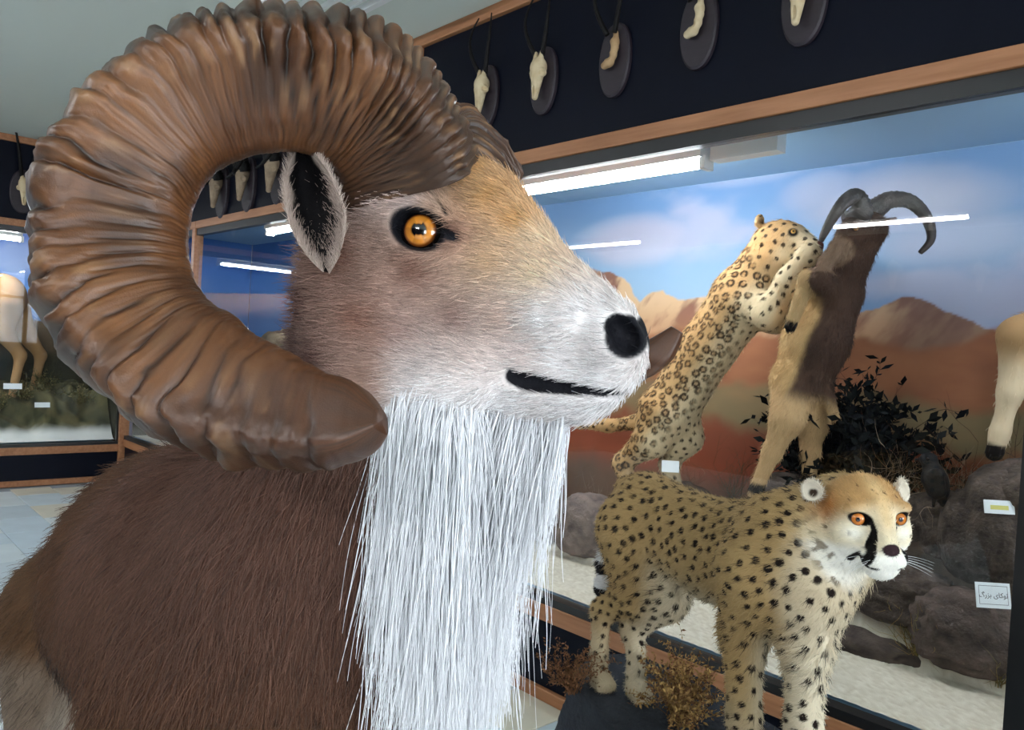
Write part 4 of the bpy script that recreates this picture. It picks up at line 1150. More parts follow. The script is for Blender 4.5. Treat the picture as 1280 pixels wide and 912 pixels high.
Cc = lerpc(Cc, fc_, isface)
def seg_d(P, a, b):
    ba = b - a; q = P - a; t = np.clip(q @ ba / (ba @ ba), 0, 1); return np.linalg.norm(q - t[:, None] * ba, axis=1), t
near = np.linalg.norm(Vc - HC, axis=1) < .15
Vn = Vc[near]; dk = np.zeros(len(Vn))
for s in (1, -1):
    q = Vn - ch(s * .0365, .013, .066); qx, qy = q @ hx, q @ hy; e = np.sqrt(((qx + s * .22 * qy) / .0200) ** 2 + ((qy - s * .22 * qx) / .0125) ** 2 + ((q @ hz) / .03) ** 2)
    dk = np.maximum(dk, sstep(1.1, .92, e))
    T_ = np.array([(.0225, .010), (.0195, -.004), (.0205, -.020), (.0255, -.036), (.0340, -.052), (.0400, -.064)]); R2 = [.0030, .0030, .0034, .0042, .0060, .0066]
    P2 = np.stack([(Vn - HC) @ hx * s, (Vn - HC) @ hy, 0 * Vn[:, 0]], 1); fz = (Vn - HC) @ hz > .02
    for k in range(5):
        dd, t = seg_d(P2, np.append(T_[k], 0), np.append(T_[k + 1], 0)); dk = np.maximum(dk, sstep(1.15, .85, dd / (R2[k] + (R2[k + 1] - R2[k]) * t)) * fz)
    L = [ch(0, -.066, .112), ch(s * .012, -.073, .105), ch(s * .026, -.072, .092), ch(s * .036, -.066, .078)]
    for a, b in zip(L[:-1], L[1:]):
        dd, t = seg_d(Vn, a, b); dk = np.maximum(dk, sstep(.0052, .0036, dd))
dd, t = seg_d(Vn, ch(0, -.046, .114), ch(0, -.066, .112)); dk = np.maximum(dk, sstep(.004, .0026, dd))
q = (Vn - ch(0, -.034, .108)) @ np.array([hx / .0155, hy / .0105, hz / .013]).T; nose = sstep(1.1, .95, np.linalg.norm(q * np.array([1, 1, 1]), axis=1))
tmp = Cc[near]; tmp = lerpc(tmp, srgb(16, 13, 13), dk); tmp = lerpc(tmp, srgb(52, 36, 40), nose); Cc[near] = tmp
smooth_dark = np.zeros(len(Vc)); smooth_dark[near] = np.maximum(dk, nose)
cheetah = empty('cheetah', (CH_MID[0], CH_MID[1], ZP), 'young spotted cheetah mount standing on a dark rock outside the case', 'cheetah')
cb_ = link('body', raw_mesh('cheetah_body', Vc, Fc, True, np.clip(Cc, 0, 1)), M_fur, cheetah)
def cflow(p):
    f = ((p - HC) @ hz + .25 * ((p - HC) @ hy)); w = (sstep(-.05, .01, f) * (np.linalg.norm(p - HC, axis=1) < .16))[:, None]
    rad_ = norm(p - ch(0, -.03, .10))
    return (-cf * .8 - UPV * .55)[None] * (1 - w) + (rad_ * .9 - hz[None] * .4) * w
def clen(p):
    dn = np.linalg.norm(p - ch(-.0, -.06, -.07), axis=1); fz = (p - HC) @ hz
    return .011 + .016 * sstep(.13, .07, dn) * sstep(.02, -.03, fz) - .006 * sstep(.0, .05, fz) * (np.linalg.norm(p - HC, axis=1) < .16) + .008 * sstep(.96, .86, p[:, 2]) * sstep(.78, .84, p[:, 2])
fur('coat', Vc, Fc, Nc, Cc, 42000, cflow, clen, .45, .00042, M_furhair, cb_, 1 - .97 * smooth_dark + .6 * isface)
for s in (1, -1):
    small_eye(ch(s * .0360, .012, .0555), norm(hz + s * .16 * hx - .28 * hx * 1.0), hy, .0150, srgb(206, 118, 38), cheetah)
    # round ear: shallow bowl with a pale fluffy rim
    ec, en = ch(-.094 if s < 0 else .082, .052, -.012), norm(hz + s * .75 * hx + .25 * hy); eu = norm(hy + s * .55 * hx); ev = np.cross(eu, en); eu = np.cross(en, ev)
    V, C_ = [], []; nr, ns = 9, 28
    for side in (0, 1):
        for i in range(nr):
            r = i / (nr - 1)
            for k in range(ns):
                a = 2 * math.pi * k / ns; R0 = .0200 * (1 if math.sin(a) > -.2 else 1.1)
                dep = -.014 * (1 - r ** 2.2); p = ec + r * R0 * (math.cos(a) * ev + 1.05 * math.sin(a) * eu) + en * (dep + (.0 if side == 0 else -.007 * (1 - r ** 4) - .003))
                V.append(p); C_.append(lerpc(srgb(60, 48, 40), srgb(225, 216, 200), sstep(.12, .45, r + .25 * math.cos(a - 1.2) - .1)) if side == 0 else srgb(225, 215, 198))
    F_ = []
    for side in (0, 1):
        o = side * nr * ns
        for i in range(nr - 1):
            for k in range(ns):
                q = (o + i * ns + k, o + i * ns + (k + 1) % ns, o + (i + 1) * ns + (k + 1) % ns, o + (i + 1) * ns + k); F_.append(q if side == 0 else q[::-1])
    o1 = (nr - 1) * ns; o2 = nr * ns + (nr - 1) * ns
    for k in range(ns): F_.append((o1 + k, o1 + (k + 1) % ns, o2 + (k + 1) % ns, o2 + k))
    V = np.array(V); F_ = np.array(F_); C_ = np.array(C_)
    eo = link('ear', raw_mesh('ear', V, F_, True, C_), M_fur, cheetah)
    fur('ear_fringe', V, F_, vnormals(V, F_), C_, 1500, lambda p: norm(p - ec) + .5 * eu, lambda p: .009 + 0 * p[:, 0], .6, .0004, M_furhair, eo)
# whiskers
wl = []
for s in (1, -1):
    for k in range(7):
        a = ch(s * (.024 + .003 * k), -.052 - .004 * (k % 3), .096 - .004 * k); d_ = norm(s * hx * (1 + .1 * k) + hz * .1 - hy * (.15 + .12 * (k % 3)))
        t = np.linspace(0, 1, 6)[:, None]; wl.append(a + d_ * t * .05 - hy * t ** 2 * .008)
hair('whiskers', np.array(wl), np.full(len(wl), .0003), np.full((len(wl), 3), .85), M_furhair, cb_)

# ------------------------------------------------------------------ rocks and dry shrubs
def rock_mesh(c, r, seed, rough=.35, flat=None, sub=4, cols=(srgb(58, 52, 50), srgb(104, 92, 86)), bottom=None):
    import bmesh
    bm = bmesh.new(); bmesh.ops.create_icosphere(bm, subdivisions=sub, radius=1.0)
    V = np.array([v.co[:] for v in bm.verts]); F = np.array([[v.index for v in f.verts] for f in bm.faces]); bm.free()
    n = fbm(V * 1.3 + seed * 3.7, 4, seed) - .5; n2 = np.abs(fbm(V * 3.1 + seed, 4, seed + 4) - .5) * 2; n3 = fbm(V * 9, 3, seed + 6) - .5
    P = np.sign(V) * np.abs(V) ** .8
    P = P * (1 + rough * (1.6 * n - .55 * n2) + .10 * n3)[:, None] * np3(r) + np3(c)
    if flat is not None: P[:, 2] = np.where(P[:, 2] > flat, flat + (P[:, 2] - flat) * .06, P[:, 2])
    if bottom is not None: P[:, 2] = np.maximum(P[:, 2], bottom)
    C_ = lerpc(cols[0], cols[1], np.clip(.5 + 1.6 * n3 + 1.0 * (.3 - n2), 0, 1))
    return raw_mesh('rock', P, F, True, C_)
M_rock = vcol('rock', .9, .2, bump=(60, .6, .02, 8))
bc = (CH_HIP + CH_CHE) / 2
import bmesh
def pedestal(outline_c, ax, rx, ry, ztop, seed, cols, zb=0.0):
    """craggy block: rings from the floor up to a rough, nearly level top"""
    V = []; na, nz_ = 72, 26; ay = np.cross(UPV, ax)
    for i in range(nz_):
        f = i / (nz_ - 1)
        for k in range(na):
            a = 2 * math.pi * k / na; q = np.array([math.cos(a) * 2, math.sin(a) * 2, f * 2.2])
            s = 1 + .28 * (fbm(q + seed, 4, seed) - .5) + .12 * (fbm(q * 4 + seed, 3, seed + 1) - .5); s *= 1.08 - .14 * f ** 2
            ca, sa = math.copysign(abs(math.cos(a)) ** .7, math.cos(a)), math.copysign(abs(math.sin(a)) ** .7, math.sin(a))
            V.append(outline_c + ax * ca * rx * s + ay * sa * ry * s + UPV * (zb + (ztop - zb) * f - outline_c[2]))
    for j in range(1, 9):
        for k in range(na):
            b = np3(V[(nz_ - 1) * na + k]); c0 = outline_c.copy(); c0[2] = ztop; p = b + (c0 - b) * j / 9
            p[2] = ztop - .012 + .022 * (fbm(p * 14, 3, seed) - .5) * min(1, (9 - j)); V.append(p)
    rows = nz_ + 8; F = []
    for i in range(rows - 1):
        for k in range(na): F.append((i * na + k, i * na + (k + 1) % na, (i + 1) * na + (k + 1) % na, (i + 1) * na + k))
    F.append(tuple((rows - 1) * na + k for k in range(na))); F.append(tuple(reversed(range(na))))
    V = np.array(V); n = fbm(V * 18, 4, seed)
    return raw_mesh('pedestal', V, F, True, lerpc(cols[0], cols[1], n))
pc = bc + cf * .02; pc[2] = 0
ped = link('rock_pedestal', pedestal(pc, cf, .46, .20, ZP + .012, 4, (srgb(30, 33, 38), srgb(62, 66, 74))), M_rock)
tag(ped, 'dark rugged rock pedestal carrying the cheetah', 'rock')

def shrub(base, h, w, n, seed, cols, name='dry_shrub', rad=.0016, levels=3, lean=(0, 0, 0), leaf=0.0, tuft=0.0):
    """branching dry twigs as thin 3-sided stems; optional little leaf blades"""
    rg = np.random.default_rng(seed); V, F, Cl = [], [], []
    base = np3(base)
    def stem(p, d, L, r, lev):
        k = 4 if lev else 5; pts = [p]; q = p.copy(); dd = d.copy()
        for i in range(k):
            dd = norm(dd + .22 * rg.normal(size=3) + np.array([0, 0, .05])); q = q + dd * L / k; pts.append(q.copy())
        b = len(V); c = cols[rg.integers(len(cols))] * (.75 + .5 * rg.random())
        for i, pt in enumerate(pts):
            t = norm(pts[min(i + 1, k)] - pts[max(i - 1, 0)]); u = norm(np.cross(t, [.3, .9, .2])); v = np.cross(t, u); rr = r * (1 - .7 * i / k)
            for a in range(3): V.append(pt + rr * (math.cos(a * 2.094) * u + math.sin(a * 2.094) * v)); Cl.append(c)
        for i in range(k):
            for a in range(3): F.append((b + i*3 + a, b + i*3 + (a+1) % 3, b + i*3 + 3 + (a+1) % 3, b + i*3 + 3 + a))
        if leaf:
            for i in range(1, k + 1):
                for _ in range(2):
                    o = norm(rg.normal(size=3) + .4 * dd); e = norm(np.cross(o, rg.normal(size=3))); m = leaf * (.5 + rg.random()); bb = len(V)
                    V.extend([pts[i], pts[i] + o * m * .5 + e * m * .22, pts[i] + o * m, pts[i] + o * m * .5 - e * m * .22]); Cl.extend([cols[rg.integers(len(cols))] * (.7 + .6 * rg.random())] * 4); F.append((bb, bb + 1, bb + 2, bb + 3))
        if lev < levels:
            for _ in range(rg.integers(2, 4)):
                i = rg.integers(1, k + 1); stem(pts[i], norm(dd + .75 * rg.normal(size=3)), L * (.45 + .3 * rg.random()), r * .6, lev + 1)
    for _ in range(n):
        d = norm(np.array([rg.normal() * w / h, rg.normal() * w / h, 1.0]) + np3(lean)); p = base + np.array([rg.normal() * w * .12, rg.normal() * w * .12, 0])
        stem(p, d, h * (.45 + .35 * rg.random()), rad * (.8 + .5 * rg.random()), 1)
    return raw_mesh(name, np.array(V), np.array(F), False, np.array(Cl))
M_twig = vcol('dry_twig', .85, .15)
straw, brown, olive = srgb(150, 118, 74), srgb(110, 78, 50), srgb(112, 104, 66)
def put_shrub(base, h, w, n, seed, cols, label, group=None, cat='shrub', name='dry_shrub', **kw):
    o = link(name, shrub(np3(base) * 0, h, w, n, seed, cols, name, **kw), M_twig); o.location = [float(x) for x in base]; return tag(o, label, cat, group)
b = PX(716, 853, 1.98); b[2] = ZP - .004
put_shrub(b, .11, .05, 26, 31, [brown, srgb(132, 92, 64)], 'small brown dry shrub beside the cheetah hind paw on the rock', leaf=.008, rad=.0012)
b = PX(850, 890, 1.86); b[2] = ZP - .004
put_shrub(b, .15, .085, 44, 32, [straw, brown, srgb(164, 132, 80)], 'bushy straw-coloured dry shrub between the cheetah paws', leaf=.010, rad=.0013)
b = PX(970, 940, 1.62); b[2] = ZP - .004
put_shrub(b, .13, .06, 8, 33, [srgb(190, 184, 160), straw], 'thin pale twigs growing between the cheetah fore legs', rad=.0014)
# ================================================================== inside the long case
def L(u, v, x): return at_x(u, v, x)
# ground: pale gravel by the glass, a dark rocky bank behind
def bank(x, y):
    n = fbm(np.stack([x * 5, y * 5, 0 * x], -1), 5, 301) - .5; n2 = fbm(np.stack([x * 17, y * 17, 0 * x], -1), 4, 305) - .5
    edge = 2.76 + .05 * np.sin(y * 3.1) + .10 * n
    hgt = np.interp(y, [-.6, .4, .75, 1.0, 1.3, 2.2, 2.7, 3.3], [.62, .64, .60, .46, .36, .32, .12, .05])
    t = sstep(0, .16, x - edge); return .415 + hgt * t * (.92 + .10 * sstep(.1, .6, x - edge)) + .12 * n * t + .05 * n2 * t, t
xs_, ys_ = np.arange(WX + .06, XB - .003, .012), np.arange(-.47, 3.25, .014)
GX, GY = np.meshgrid(xs_, ys_, indexing='ij'); GZ, GT = bank(GX, GY)
grv = vnoise(np.stack([GX * 150, GY * 150, 0 * GX], -1), 9)
GZ = GZ + .004 * grv * (1 - GT)
c_g = lerpc(srgb(196, 184, 164), srgb(226, 218, 202), grv)
rk = fbm(np.stack([GX * 13, GY * 13, GZ * 13], -1), 5, 311)
c_r = lerpc(srgb(46, 40, 38), srgb(110, 92, 80), np.clip((rk - .3) * 2, 0, 1))
GC = lerpc(c_g, c_r, sstep(.12, .4, GT))
i = np.arange(GX.size).reshape(GX.shape); GF = np.stack([i[:-1, :-1], i[1:, :-1], i[1:, 1:], i[:-1, 1:]], -1).reshape(-1, 4)
M_ground = vcol('diorama_ground', .95, .1, bump=(220, .5, .004, 6))
ground = link('gravel_bed', raw_mesh('diorama_ground', np.stack([GX, GY, GZ], -1).reshape(-1, 3), GF, True, GC.reshape(-1, 3)), M_ground, case_main)
ground['label'] = 'pale gravel bed with a dark rocky bank'
ground['kind'] = 'stuff'

def put_rock(c, r, seed, label, cols=(srgb(52, 46, 44), srgb(112, 98, 90)), rough=.35, bottom=None, group='rocks in the diorama', sub=4):
    o = link('rock', rock_mesh(np.zeros(3), r, seed, rough, None, sub, cols, None if bottom is None else bottom - c[2]), M_rock); o.location = [float(x) for x in c]
    return tag(o, label, 'rock', group)
grey = (srgb(70, 60, 58), srgb(134, 116, 108)); darkr = (srgb(34, 30, 30), srgb(92, 80, 74))
c = L(735, 655, 2.86); put_rock(c, (.13, .17, .16), 51, 'rounded mauve-grey boulder on gravel below the leopard hind feet', grey, .25, bottom=.40)
c = L(676, 660, 3.05); put_rock(c, (.12, .12, .10), 58, 'low dark stone half hidden behind the mauve-grey boulder', darkr, bottom=.40)
c = L(1192, 662, 3.00); put_rock(c, (.15, .16, .15), 52, 'dark crag with the black bird perched on it', darkr, .4)
c = L(1245, 660, 2.96); put_rock(c, (.15, .15, .22), 53, 'tall dark crag beside the black post carrying the yellowish card', darkr, .4)
c = L(1130, 740, 2.90); put_rock(c, (.14, .20, .10), 54, 'flat dark rock ledge behind the cheetah head', darkr, .35)
c = L(1215, 790, 2.84); put_rock(c, (.12, .17, .13), 55, 'rough grey-brown boulder at the gravel edge near the black post', (srgb(44, 40, 40), srgb(104, 90, 84)), .45, bottom=.41)
c = L(1095, 815, 2.84); put_rock(c, (.11, .17, .09), 56, 'low dark boulder lying along the gravel edge', darkr, .4, bottom=.41)
c = L(1000, 640, 3.02); put_rock(c, (.16, .20, .16), 57, 'dark rock under the rearing sheep hind hooves', darkr, .3)
c = L(830, 650, 3.03); put_rock(c, (.16, .24, .20), 59, 'brown rock under the leopard hind paws', (srgb(60, 48, 42), srgb(120, 96, 80)), .3)
c = L(1262, 600, 2.98) - np.array([0, .10, .02]); put_rock(c, (.16, .2, .10), 60, 'dark rock under the pale leg of the goat', darkr, .3)

def simple_animal(name, label, cat, base, V, F, C_, hairs, flowv, hl=.014, rad=.0006, group=None):
    a = empty(name, base, label, cat, group)
    b = link('body', raw_mesh(name + '_body', V, F, True, np.clip(C_, 0, 1)), M_fur, a)
    if hairs: fur('coat', V, F, vnormals(V, F), C_, hairs, lambda p: np.tile(np3(flowv), (len(p), 1)), lambda p: hl + 0 * p[:, 0], .45, rad, M_furhair, b)
    return a

# ------------------------------------------------------------------ leopard, rearing
XA = np.array([1.0, 0, 0])
lx = 2.95
hipL, midL, cheL, nkL = L(836, 515, lx), L(886, 432, lx), L(930, 372, lx), L(952, 332, lx)
hdL = L(982, 306, lx)
lf_ = norm(L(1024, 303, lx - .03) - L(965, 303, lx)); lu_ = norm(np.cross(XA, lf_)); lu_ = lu_ if lu_[2] > 0 else -lu_; ll_ = np.cross(lf_, lu_)
def lh(f, u, s): return hdL + 1.22 * (f * lf_ + u * lu_ + s * ll_)
def leopard_field(F):
    F.cone(hipL, .125, midL, .118, .04); F.cone(midL, .118, cheL, .135, .04); F.cone(cheL, .125, nkL, .092, .04); F.cone(nkL, .09, lh(-.06, .0, 0), .078, .03)
    A = np.array([lf_, lu_, ll_])
    F.ell(lh(-.02, .012, 0), (.107, .086, .086), A, .03); F.ell(lh(-.005, -.035, 0), (.090, .055, .072), A, .03)
    F.cone(lh(.04, .02, 0), .049, lh(.105, -.010, 0), .037, .03); F.ell(lh(.095, -.035, 0), (.049, .032, .044), A, .02); F.ell(lh(.075, -.062, 0), (.044, .022, .032), A, .02)
    F.ell(lh(.128, .0, 0), (.014, .013, .017), A, .008)
    for s in (1, -1):
        F.ell(lh(.055, .038, s * .040), (.017, .010, .012), A, .006, 'd')
        F.ell(lh(-.075, .072, s * .055), (.013, .030, .026), A, .008); F.ell(lh(-.062, .075, s * .058), (.010, .020, .017), A, .005, 'd')
    F.cone(lh(.06, -.05, .045), .004, lh(.125, -.038, .02), .004, .004, 'd')
    for s, kn, hk, ft in ((-1, (815, 548), (778, 578), (787, 618)), (1, (856, 546), (836, 580), (845, 616))):
        x = lx + .075 * s * 1.0
        h = hipL + XA * .05 * s; k = L(*kn, x); q = L(*hk, x); p = L(*ft, x)
        F.chain([(h, .115), (k, .078), (q, .040), (p, .036)], .04); F.ell(p + np.array([0, -.035, -.012]), (.042, .060, .032), None, .02)
    for s, el, wr, pw in ((-1, (960, 392), (985, 350), (1005, 322)), (1, (968, 398), (995, 378), (1022, 362))):
        x = lx + .085 * s
        F.chain([(cheL + XA * .055 * s + [0, 0, .01], .088), (L(*el, x), .058), (L(*wr, x), .042), (L(*pw, x), .040)], .035); F.ell(L(*pw, x) + [0, -.02, .015], (.038, .045, .045), None, .02)
    F.chain([(hipL + [0, .09, -.03], .045), (L(795, 528, lx), .034), (L(760, 532, lx), .030), (L(725, 528, lx + .02), .027), (L(700, 515, lx + .03), .024)], .03)
    return F
P_ = np.array([L(700, 525, lx), L(1035, 270, lx), L(780, 625, lx), L(850, 625, lx)]); lo, hi = P_.min(0) - .1, P_.max(0) + .08; lo[0], hi[0] = lx - .26, lx + .26
hl2, hh2 = hdL - .18, hdL + .20
Vl, Fl = skin_mesh([leopard_field(Field(hl2, hh2, .0045)), leopard_field(Field(lo, hi, .0075))])
rng = np.random.default_rng(77)
Cl_ = lerpc(srgb(214, 176, 128), srgb(198, 154, 104), fbm(Vl * 9, 3, 4))
ax_b = norm(cheL - hipL); bel = norm(np.cross(ax_b, XA)); bel = bel if bel[1] < 0 else -bel        # belly side
bd = (Vl - midL) @ bel; Cl_ = lerpc(Cl_, srgb(226, 206, 172), sstep(.03, .11, bd) * .9)
S = spots_on(Vl, 14000, .034, rng); d, who = nearest(Vl, S); hd = np.linalg.norm(Vl - hdL, axis=1)
legm = np.clip(sstep(.16, .22, np.linalg.norm(np.cross(Vl - hipL, ax_b), axis=1)) + sstep(.17, .12, hd) + sstep(.10, .14, bd), 0, 1)
rr = (.0140 + .003 * rng.random(len(S)))[who]; wob = .4 * (fbm(Vl * 110, 2, 6) - .5)
ros = sstep(.42, .24, np.abs(d / rr - .80) + wob * .5) * sstep(.26, .38, fbm(Vl * 75, 2, 12)); sol = sstep(1.1, .9, d / (rr * .58) + wob)
dark = ros * (1 - legm) + sol * legm
Cl_ = lerpc(Cl_, lerpc(srgb(48, 34, 24), srgb(48, 34, 24), 0 * d), dark * .95)
Cl_ = lerpc(Cl_, srgb(162, 112, 66), ((1 - legm) * sstep(.6, .4, d / rr))[:] * .5)
q = (Vl - lh(.138, .003, 0)); Cl_ = lerpc(Cl_, srgb(120, 76, 66), sstep(.026, .018, np.linalg.norm(q, axis=1)))
for s in (1, -1):
    Cl_ = lerpc(Cl_, srgb(24, 18, 14), sstep(.026, .016, np.linalg.norm(Vl - lh(.055, .038, s * .045), axis=1)))
dd, t = seg_d(Vl, lh(.06, -.05, .05), lh(.125, -.038, .02)); Cl_ = lerpc(Cl_, srgb(30, 22, 18), sstep(.010, .006, dd))
leo = simple_animal('leopard', 'spotted leopard mount rearing up towards the wild sheep inside the case', 'leopard', (*L(815, 620, lx)[:2], L(815, 625, lx)[2] - .03), Vl, Fl, Cl_, 15000, -ax_b + .3 * np.array([0, 0, -1]), .013, .0007)
for s in (1, -1): small_eye(lh(.050, .036, s * .036), norm(ll_ * s + .6 * lf_ + .3 * lu_), lu_, .0135, srgb(190, 140, 60), leo)

# ------------------------------------------------------------------ rearing wild sheep
sx = 2.86
hipS, midS, cheS, nkS, hdS = L(1002, 478, sx + .05), L(1020, 425, sx + .04), L(1042, 370, sx + .04), L(1062, 325, sx + .01), L(1072, 290, sx - .02)
sf = norm(L(1040, 305, sx - .10) - hdS); su = norm(UPV - sf * (sf @ UPV)); sl_ = np.cross(sf, su)
def sh_(f, u, s): return hdS + f * sf + u * su + s * sl_
def sheep_field(F):
    F.cone(hipS, .104, midS, .120, .04); F.cone(midS, .120, cheS, .098, .04); F.cone(cheS, .088, nkS, .070, .05); F.cone(nkS, .070, sh_(-.05, -.01, 0), .060, .03)
    A = np.array([sf, su, sl_])
    F.ell(sh_(-.01, 0, 0), (.085, .068, .055), A, .02); F.cone(sh_(.04, -.005, 0), .044, sh_(.14, -.045, 0), .029, .02); F.ell(sh_(.165, -.05, 0), (.028, .026, .024), A, .015)
    for s in (1, -1):
        F.ell(sh_(.03, .02, s * .048), (.016, .012, .012), A, .006); F.cone(sh_(-.03, .01, s * .055), .018, sh_(-.075, .0, s * .12), .008, .01)
    for s, kn, hk, ft in ((-1, (985, 522), (965, 565), (947, 606)), (1, (1016, 525), (1013, 565), (1011, 592))):
        x = sx + .075 * s + .02
        F.chain([(hipS + XA * .045 * s, .100), (L(*kn, x), .062), (L(*hk, x), .033), (L(*ft, x), .026)], .03); F.cone(L(*ft, x), .026, L(ft[0] - 2, ft[1] + 10, x), .030, .01)
    for s, el, kn, ft in ((-1, (1026, 350), (1010, 348), (988, 408)), (1, (1044, 352), (1016, 340), (1000, 360))):
        x = sx + .13 * s
        F.chain([(cheS + XA * .055 * s, .070), (L(*el, x), .042), (L(*kn, x), .032), (L(*ft, x), .021)], .02)
    t = hipS + np.array([0, -.10, -.03]); F.cone(t, .03, t + [0, -.04, -.09], .018, .02)
    return F
P_ = np.array([L(940, 620, sx), L(1100, 270, sx), L(1015, 610, sx)]); lo, hi = P_.min(0) - .08, P_.max(0) + .06; lo[0], hi[0] = sx - .26, sx + .24
Vs, Fs = skin_mesh([sheep_field(Field(lo, hi, .0068))])
axs = norm(cheS - hipS); bs = norm(np.cross(axs, XA)); bs = bs if bs[1] > 0 else -bs               # belly faces the leopard
bdist = (Vs - midS) @ bs + .25 * (midS[0] - Vs[:, 0])
Cs_ = lerpc(srgb(62, 46, 40), srgb(84, 62, 50), fbm(Vs * 9, 3, 14))
up_ = (Vs - midS) @ axs
Cs_ = lerpc(Cs_, lerpc(srgb(176, 138, 92), srgb(206, 172, 124), fbm(Vs * 12, 3, 15)), sstep(-.015, .02, bdist + .03 * (fbm(Vs * 14, 3, 18) - .5)) * sstep(.19, .10, up_ - .5 * bdist))
legz = sstep(-.17, -.24, up_); Cs_ = lerpc(Cs_, srgb(196, 162, 120), legz)
dd, t = seg_d(Vs, L(1012, 348, sx - .13), L(988, 408, sx - .13)); Cs_ = lerpc(Cs_, srgb(186, 154, 112), sstep(.05, .04, dd))
for ft in ((947, 610, sx - .055), (1011, 598, sx + .095), (988, 410, sx - .13), (1000, 362, sx + .13)): Cs_ = lerpc(Cs_, srgb(22, 18, 18), sstep(.040, .030, np.linalg.norm(Vs - L(*ft), axis=1)))
Cs_ = lerpc(Cs_, srgb(128, 104, 86), sstep(.06, .045, seg_d(Vs, sh_(.09, -.03, 0), sh_(.17, -.05, 0))[0]))
sheep = simple_animal('wild_sheep', 'rearing wild sheep mount with sweeping dark horns facing the leopard', 'sheep', (*L(985, 610, sx)[:2], L(947, 615, sx)[2] - .03), Vs, Fs, Cs_, 11000, -axs, .016, .0008)
for s in (1, -1): small_eye(sh_(.034, .022, s * .050), norm(sl_ * s + .4 * sf), su, .012, srgb(170, 110, 50), sheep)
M_dhorn = plain('dark_horn', srgb(66, 54, 50), .5, bump=(90, .4, .01), var=(srgb(40, 32, 30), 14))
def ridged_horn(name, pts, r0, r1, parent, mat=None, n=60, sides=12, ridges=26, amp=.10, power=1.0):
    P_ = catmull(np.array(pts), n); t = np.linspace(0, 1, n); r = (r0 * (1 - t ** power) + r1 * t ** power) * (1 + amp * np.sin(t ** .8 * ridges * 2 * np.pi) * (1 - t))
    return MB().tube(list(P_), list(r), sides).build(name, mat or M_dhorn, parent, True)
ridged_horn('horn', [sh_(.0, .045, -.03), L(1078, 262, sx - .04), L(1070, 246, sx - .06), L(1056, 252, sx - .12), L(1042, 270, sx - .16), L(1030, 292, sx - .18), L(1026, 302, sx - .18)], .042, .008, sheep)
ridged_horn('horn', [sh_(.0, .045, .03), L(1092, 262, sx + .05), L(1112, 250, sx + .09), L(1138, 252, sx + .13), L(1158, 272, sx + .15), L(1164, 298, sx + .15), L(1150, 316, sx + .13)], .044, .009, sheep)

# ------------------------------------------------------------------ goat mostly hidden by the black post
gx_ = 2.92
def gp(dy, z, dx=0.0): return np.array([gx_ + dx, .30 + dy, z])
hoof = L(1243, 566, gx_ - .08)
def goat_field(F):
    F.cone(gp(-.42, 1.62), .16, gp(.12, 1.70), .165, .05); F.cone(gp(.16, 1.76), .10, gp(.10, 2.0), .07, .05)
    F.cone(gp(.08, 2.03), .062, gp(.14, 1.98), .045, .03); F.cone(gp(.14, 1.98), .045, gp(.24, 1.93), .030, .02)
    F.chain([(gp(.16, 1.66, -.08), .085), (L(1274, 420, gx_ - .08), .058), (L(1263, 490, gx_ - .08), .034), (L(1250, 540, gx_ - .08), .026), (hoof, .028)], .03)
    F.chain([(gp(.14, 1.66, .08), .085), (gp(.22, 1.46, .08), .055), (gp(.26, 1.28, .08), .032), (gp(.27, 1.10, .08), .026)], .03)
    for s in (1, -1): F.chain([(gp(-.44, 1.62, s * .08), .11), (gp(-.36, 1.42, s * .08), .07), (gp(-.50, 1.26, s * .08), .034), (gp(-.47, 1.06, s * .08), .026)], .03)
    return F
Vg, Fg = skin_mesh([goat_field(Field((gx_ - .26, -.42, 1.02), (gx_ + .26, .9, 2.14), .009))])
Cg = lerpc(srgb(150, 116, 82), srgb(176, 140, 100), fbm(Vg * 9, 3, 24)); Cg = lerpc(Cg, srgb(212, 190, 160), sstep(1.52, 1.40, Vg[:, 2]))
Cg = lerpc(Cg, srgb(24, 22, 22), np.maximum(sstep(.046, .036, np.linalg.norm(Vg - hoof, axis=1)), sstep(1.14, 1.10, Vg[:, 2])))
goat = simple_animal('wild_goat', 'tan wild goat mount half hidden by the black post, pale foreleg showing', 'goat', (gx_, .1, 1.02), Vg, Fg, Cg, 3000, (0, .1, -1), .014, .0008)
for s in (1, -1): ridged_horn('horn', [gp(.08, 2.07, s * .03), gp(.02, 2.16, s * .05), gp(-.08, 2.2, s * .08), gp(-.18, 2.18, s * .11)], .028, .008, goat)

# ------------------------------------------------------------------ black bird on the crag
bx = 2.86
def bpx(u, v, dx=0.0): return L(u, v, bx + dx)
def bird_field(F):
    F.cone(bpx(1169, 600), .043, bpx(1172, 611), .037, .015); F.cone(bpx(1167, 592), .036, bpx(1162, 578), .024, .012); F.ell(bpx(1161, 574), (.024, .029, .025), None, .008)
    F.cone(bpx(1156, 575), .011, bpx(1145, 574), .0045, .004); F.cone(bpx(1174, 612), .026, bpx(1179, 629), .013, .015, 'u', (XA, .5))
    for s in (1, -1): F.cone(bpx(1171, 594, s * .035), .024, bpx(1177, 616, s * .020), .010, .010, 'u', (XA, .45)); F.chain([(bpx(1168, 616, s * .018), .008), (bpx(1167, 632, s * .018), .0055)], .006)
    return F
P_ = np.array([bpx(1145, 565), bpx(1182, 634)]); Vq, Fq_ = skin_mesh([bird_field(Field(P_.min(0) - np.array([.08, .03, .02]), P_.max(0) + np.array([.08, .03, .03]), .0026))])
bird = empty('black_bird', bpx(1168, 632), 'glossy black bird perched on the dark crag in the case', 'bird')
M_feather = plain('black_feather', (.006, .006, .008), .6, spec=.2, bump=(140, .35))
link('body', raw_mesh('bird_body', Vq, Fq_, True), M_feather, bird)
